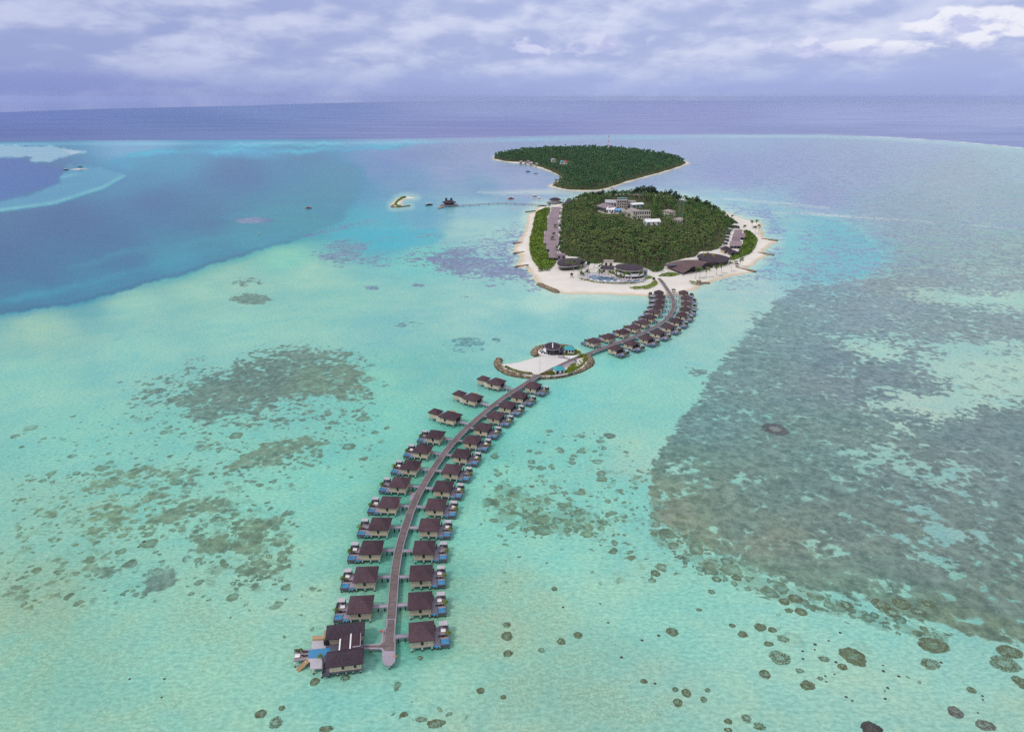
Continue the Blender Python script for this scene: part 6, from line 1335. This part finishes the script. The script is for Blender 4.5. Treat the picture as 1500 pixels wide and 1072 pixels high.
# boats
def boat(u, v, L, head, hull, label, cabin='white', roof='white'):
    c = at(u, v, 0); root = empty('motor_boat', c, R(head)); tag(root, label, 'boat', 'boats on the lagoon'); mb = MB(); B = L*.14; st = [(-.5,.86,.0),(-.2,1,.0),(.15,.95,.02),(.36,.62,.12),(.5,.04,.3)]; rows = []
    for x, w, up in st:
        i = len(mb.v); x *= L; mb.v += [(x,-B*w,.11*L*(1+up*2)),(x,-B*w*.72,-.25),(x,B*w*.72,-.25),(x,B*w,.11*L*(1+up*2))]; rows.append(i)
    for a, b in zip(rows, rows[1:]):
        for q_ in ((0,1,5,4),(1,2,6,5),(2,3,7,6),(3,0,4,7)): mb.f.append(tuple((a+x) if x < 4 else (b+x-4) for x in q_)); mb.m.append(0)
    mb.f += [(0,3,2,1)]; mb.m += [0]; mb.build('hull', M[hull], root)
    mb = MB(); mb.box((-.04*L,0,.17*L), (.42*L,B*1.35,.13*L), taper=.86); mb.build('cabin', M['glass'], root); mb = MB(); mb.box((-.06*L,0,.25*L), (.54*L,B*1.6,.03*L)); mb.build('cabin_roof', M[roof], root)
    mb = MB(); mb.span(-.47*L,.3*L,-B*.86,B*.86,.105*L,.118*L); mb.build('deck', M[cabin], root); return root
for a in ((628.5,301,17,35,'dark','dark hulled boat with a white roof between the sandbank islet and the arrival pavilion'),(748.5,292,15,20,'red','reddish brown boat moored behind the thin pier'),(784,290,22,-15,'white','larger white motor boat near the round water pavilion'),(790.5,292.6,15,-30,'white','smaller white motor boat beside the larger one near the round pavilion'),(452,305.5,13,5,'red','small red boat far out on the deep blue lagoon'),(380,343.5,6,40,'white','tiny white dinghy on the deep blue lagoon'),(773.5,252.5,18,30,'blue_sheet','blue boat anchored off the far island bay'),(785,255,14,10,'steel','grey boat anchored right of the blue one in the far bay'),(897,277.3,16,10,'white','white boat moored on the front shore of the far island'),(97,249.6,16,0,'dark','dark boat beside the tiny tree covered sandbar at the far left')):
    boat(a[0], a[1], a[2]*.75, a[3], a[4], a[5], roof={'red': 'roof_pink', 'blue_sheet': 'blue_sheet'}.get(a[4], 'white'), cabin='timber')
t_ = terrain('sandbar_ground', [(100,248.6),(108,247.6),(117,247.0),(124,247.4),(136,247.6),(124,248.4),(112,248.9)], 6, lambda d: np.where(d < 0, d*.15, 1.2*(1-np.exp(-np.maximum(d, 0)/8))+.05), M['sand_plain'])
V_, Fc, mi = unit_tree(991, 60, .3, .9); root = empty('leafy_tree', at(118.4, 247.9, .8)); root.scale = (8, 8, 7); tag(root, 'lone low dark tree on the tiny sandbar at the far left', 'tree')
for nm, s_, m in (('trunk', mi == 1, M['bark']), ('crown', mi == 2, M['far_tree'])):
    o = np_obj(nm, V_, Fc[s_], m); o.parent = root
# small things on the beach
for k, (u, v) in enumerate(((858,410.6),(866,412.6),(876,414),(886,414.7),(896,415),(906,415.1),(916,414.8),(926,414.2))):
    c = at(u, v, ZI); root = empty('parasol', c); tag(root, f'white parasol on the front edge of the pool terrace, {ORD[k]} from the left', 'parasol', 'white parasols along the pool terrace'); mb = MB(); mb.cyl((0,0,0), .06, .05, 2.4, 5); mb.build('pole', M['timber'], root); mb = MB(); mb.cyl((0,0,2.1), 1.5, .06, .6, 8); mb.build('canopy', M['fabric'], root)
for u, v, l in ((837.3,406.5,'small dark thatched watch hut on the sand left of the pool terrace'),(957.3,413,'dark slender beach tower left of the boardwalk end')):
    c = at(u, v, ZI-.2); root = empty('watch_hut', c); tag(root, l, 'hut'); mb = MB()
    for x in (-.8,.8):
        for y in (-.8,.8): mb.tube([(x*1.2,y*1.2,0),(x,y,3.2)], .12, 5)
    mb.build('legs', M['bark'], root); mb = MB(); mb.span(-1,1,-1,1,1.6,2.6); mb.build('platform', M['timber'], root); mb = MB(); mb.cyl((0,0,3.1), 1.8, .05, 1.7, 8); mb.build('roof', M['dark'], root)
for k, (u, v, l) in enumerate(((790.5,396.8,'small dark beach cabana near the olive bed of the left beach'),(986.5,428,'dark swing frame on the sand right of the boardwalk end'),(1078,386.5,'dark beach cabana on the sand by the right scrub, rear one'),(1079.5,390,'dark beach cabana on the sand by the right scrub, front one'))):
    c = at(u, v, ZI-.4); root = empty('beach_cabana', c); tag(root, l, 'cabana', 'dark cabanas on the beaches'); mb = MB(); [mb.span(x-.1,x+.1,y-.1,y+.1,0,2.3) for x in (-1.3,1.3) for y in (-1,1)]; mb.build('frame', M['bark'], root); mb = MB(); mb.hip(-1.7,1.7,-1.4,1.4,2.3,.8); mb.build('roof', M['dark'], root); mb = MB(); mb.span(-1.1,1.1,-.8,.8,.2,.6); mb.build('daybed', M['cushion'], root)
for k in range(18):
    t = k/17; u = 862+t*76; v = 401.5+8.4*t**.75+(k % 2)*.9
    place_furn('daybed', 'terrace_daybed', at(u, v, ZI+.3), .3, f'white daybed on the terrace behind the large pool, {(ORD+["sixteenth","seventeenth","eighteenth"])[k]} from the left', 'daybed', 'white daybeds behind the large pool')
# ------------------------------------------------------------------ coral heads breaking the calm surface
def coral_mat(name, a, b, c):
    m, q = new_mat(name, .45, .25); g_ = q.node('ShaderNodeNewGeometry').outputs['Position']; n1 = q.noise(g_, .8, 6, .75, dist=.6); n2 = q.noise(g_, 2.6, 4, .7); e = q.attr('edge').outputs['Fac']
    f_ = q.m('ADD', q.m('MULTIPLY', n1, .6), q.m('MULTIPLY', n2, .4)); f_ = q.m('ADD', f_, q.m('MULTIPLY', q.m('SUBTRACT', e, .6), -.07))
    q.set(q.b.inputs['Base Color'], q.mix(q.ss(f_, .50, .60), q.mix(q.ss(f_, .36, .50), lin(a), lin(b)), lin(c)))
    op = q.ss(q.m('ADD', n2, q.m('MULTIPLY', q.m('SUBTRACT', 1.0, e), .8)), .42, .56)      # ragged rim, sand between the branches
    ms = q.node('ShaderNodeMixShader', {0: op, 1: q.node('ShaderNodeBsdfTransparent').outputs[0], 2: q.b.outputs[0]}); q.l.new(ms.outputs[0], [n for n in q.n if n.type == 'OUTPUT_MATERIAL'][0].inputs['Surface']); return m
M['coral'] = coral_mat('mottled coral', (62,68,48), (94,104,76), (120,160,140)); M['coral_dark'] = coral_mat('dark coral', (44,40,42), (70,64,62), (92,98,92)); M['coral_smoky'] = coral_mat('smoky coral', (62,58,56), (98,98,88), (126,160,144)); M['coral_ring'] = coral_mat('ring coral', (62,56,66), (84,80,86), (128,138,128))
def coral(u, v, rx, ry, label, group, m='coral', seed=0, ring=False, h=.10):
    a, b = at(u-rx, v), at(u+rx, v); c = at(u, v); W_ = (b-a).length/2; Dp = abs(at(u, v-ry).y-at(u, v+ry).y)/2; r = np.random.default_rng(seed); n = 44; ph = r.uniform(0, 6.28, 6); V_, Fc, E_ = [(0,0,h)], [], [0.0]
    lev = (.3,.6,.85,1.0); amp = r.uniform(.03, .075)
    for L in lev:
        for k in range(n):
            t = 2*math.pi*k/n; w = 1+amp*(math.sin(2*t+ph[0])+.8*math.sin(3*t+ph[1])+.7*math.sin(5*t+ph[2])+.6*math.sin(9*t+ph[3])+.5*math.sin(13*t+ph[4]))*L
            V_.append((W_*L*w*math.cos(t), Dp*L*w*math.sin(t), h*(1-L**2)*.9+.012+(r.uniform(-.02,.03) if L < 1 else 0))); E_.append(L)
    for k in range(n): Fc.append((0, 1+k, 1+(k+1)%n, 1+(k+1)%n))
    me_f = [(0, 1+k, 1+(k+1)%n) for k in range(n)]
    for i in range(len(lev)-1):
        for k in range(n): me_f.append((1+i*n+k, 1+(i+1)*n+k, 1+(i+1)*n+(k+1)%n, 1+i*n+(k+1)%n))
    me = bpy.data.meshes.new('coral_head'); me.from_pydata(V_, [], me_f); me.materials.append(M[m]); at_ = me.attributes.new('edge', 'FLOAT', 'POINT'); at_.data.foreach_set('value', np.array([(1.0 if e > .5 else -.7) if ring else e for e in E_], np.float32)); me.polygons.foreach_set('use_smooth', [True]*len(me_f)); me.update()
    o = bpy.data.objects.new('coral_head', me); COL.objects.link(o); o.location = (c.x, c.y, 0); tag(o, label, 'coral', group); return o
GC = 'coral heads on the sandy shallows'; LC = 'small mottled brown green coral head on the pale sandy shallows'
big = {(550,665): 'large dark mottled coral head, biggest of the scattered ones near the lower right', (980,605): 'large olive oval coral head just below the right reef edge', (155,672): 'wide ragged coral head left of the biggest one', (1365,705): 'pale centred coral head at the lower right, below its darker neighbour', (1390,640): 'dark coral head at the right edge just above the pale centred one', (1455,805): 'coral head cut by the right edge of the photo'}
for k, (x, y, a, b) in enumerate(((155,672,58,38),(550,665,65,52),(980,605,78,45),(965,705,48,32),(305,820,42,26),(75,760,32,24),(172,570,32,20),(270,425,34,22),(240,355,36,24),(515,390,36,24),(50,508,34,22),(115,522,24,16),(393,678,30,18),(492,720,28,18),(95,597,28,14),(760,430,44,30),(695,385,46,30),(808,382,48,30),(900,425,40,22),(955,382,32,22),(1390,640,65,38),(1365,705,80,45),(1455,805,40,40),(1185,845,26,18),(45,1040,30,24),(205,418,22,14),(178,372,28,18),(262,742,24,14),(372,783,18,10))):
    coral(1100+x/3.67, 780+y/3.67, a/3.67, b/3.67, big.get((x, y), LC), GC, 'coral', k, k % 3 == 0)
coral(1100+1100/3.67, 780+965/3.67, 11, 9.5, 'smoky dark coral head near the lower right corner, left of two', GC, 'coral_smoky', 201); coral(1100+1260/3.67, 780+1035/3.67, 13.6, 8.7, 'smoky dark coral head near the lower right corner, right of two', GC, 'coral_smoky', 202)
coral(1277, 1068, 16.5, 11.5, 'almost black round lump at the bottom edge of the photo', None, 'coral_dark', 203, h=.5)
coral(1135.5, 628.5, 18.5, 9, 'dark ring shaped coral patch with a pale centre on the grey reef', None, 'coral_ring', 204, True); 
for k, (x, y, a, b) in enumerate(((975,35,28,18),(1312,68,26,18),(1420,60,28,18),(420,120,16,13),(160,318,22,15),(160,380,34,24),(165,475,26,20),(350,458,20,14),(458,410,26,18),(550,375,24,20),(1068,357,34,24),(1455,370,26,20),(1397,322,18,12),(1215,235,18,9),(1085,672,18,14),(1145,692,28,24),(1098,745,27,24),(1240,728,18,18),(1262,677,16,12),(1475,832,26,26),(1375,848,24,16),(1375,895,24,14),(912,628,20,14),(15,680,22,20),(140,715,16,14),(1283,137,20,14))):
    coral(700+x/3.75, 830+y/3.75, a/3.75, b/3.75, LC, GC, 'coral', 300+k, k % 6 == 1)
for k, (x, y, a, b) in enumerate(((82,357,32,26),(165,405,38,32),(198,325,18,16),(442,440,38,20),(870,360,22,16),(965,388,34,16),(1045,410,50,26),(380,180,26,24),(958,50,18,12),(1440,25,26,16))):
    coral(360+x/3.75, 950+y/3.75, a/3.75, b/3.75, LC, GC, 'coral', 400+k, k % 4 == 1)
coral(360+548/3.75, 950+160/3.75, 8, 4.6, 'thin ring of coral just below the large residence', None, 'coral', 440, True)
for k, (u, v) in enumerate([(1100+x/3.67, 780+y/3.67) for x, y in ((345,600),(343,628),(418,580),(480,537),(278,636),(280,677),(457,695),(450,760),(400,770),(405,800),(710,712),(712,743),(795,771),(735,833),(720,850),(722,892),(512,882),(545,902),(1022,697),(1245,877),(1247,897),(1220,968))]+[(700+x/3.75, 830+y/3.75) for x, y in ((468,222),(672,202),(716,306),(993,377),(902,403),(789,496),(973,640))]+[(237,1021),(241,994),(190,994),(211,793),(203,801)]):
    s_ = random.uniform(1.5, 2.6); coral(u, v, s_, s_*.72, 'small dark coral lump like a dot on the pale sandy shallows', 'small dark coral lumps', 'coral_dark', 600+k, h=.2)
# ------------------------------------------------------------------ air
hz = MB(); hz.span(-24000, 24000, -1500, 40500, -1.0, 200.0)
hm = bpy.data.materials.new('sea haze'); hm.use_nodes = True
for n_ in list(hm.node_tree.nodes):
    if n_.type == 'BSDF_PRINCIPLED': hm.node_tree.nodes.remove(n_)
pv = hm.node_tree.nodes.new('ShaderNodeVolumePrincipled'); pv.inputs['Density'].default_value = HAZE; pv.inputs['Color'].default_value = (.58,.66,.96,1); pv.inputs['Anisotropy'].default_value = .2
hm.node_tree.links.new(pv.outputs[0], [n_ for n_ in hm.node_tree.nodes if n_.type == 'OUTPUT_MATERIAL'][0].inputs['Volume'])
tag(hz.build('haze', hm), kind='stuff')
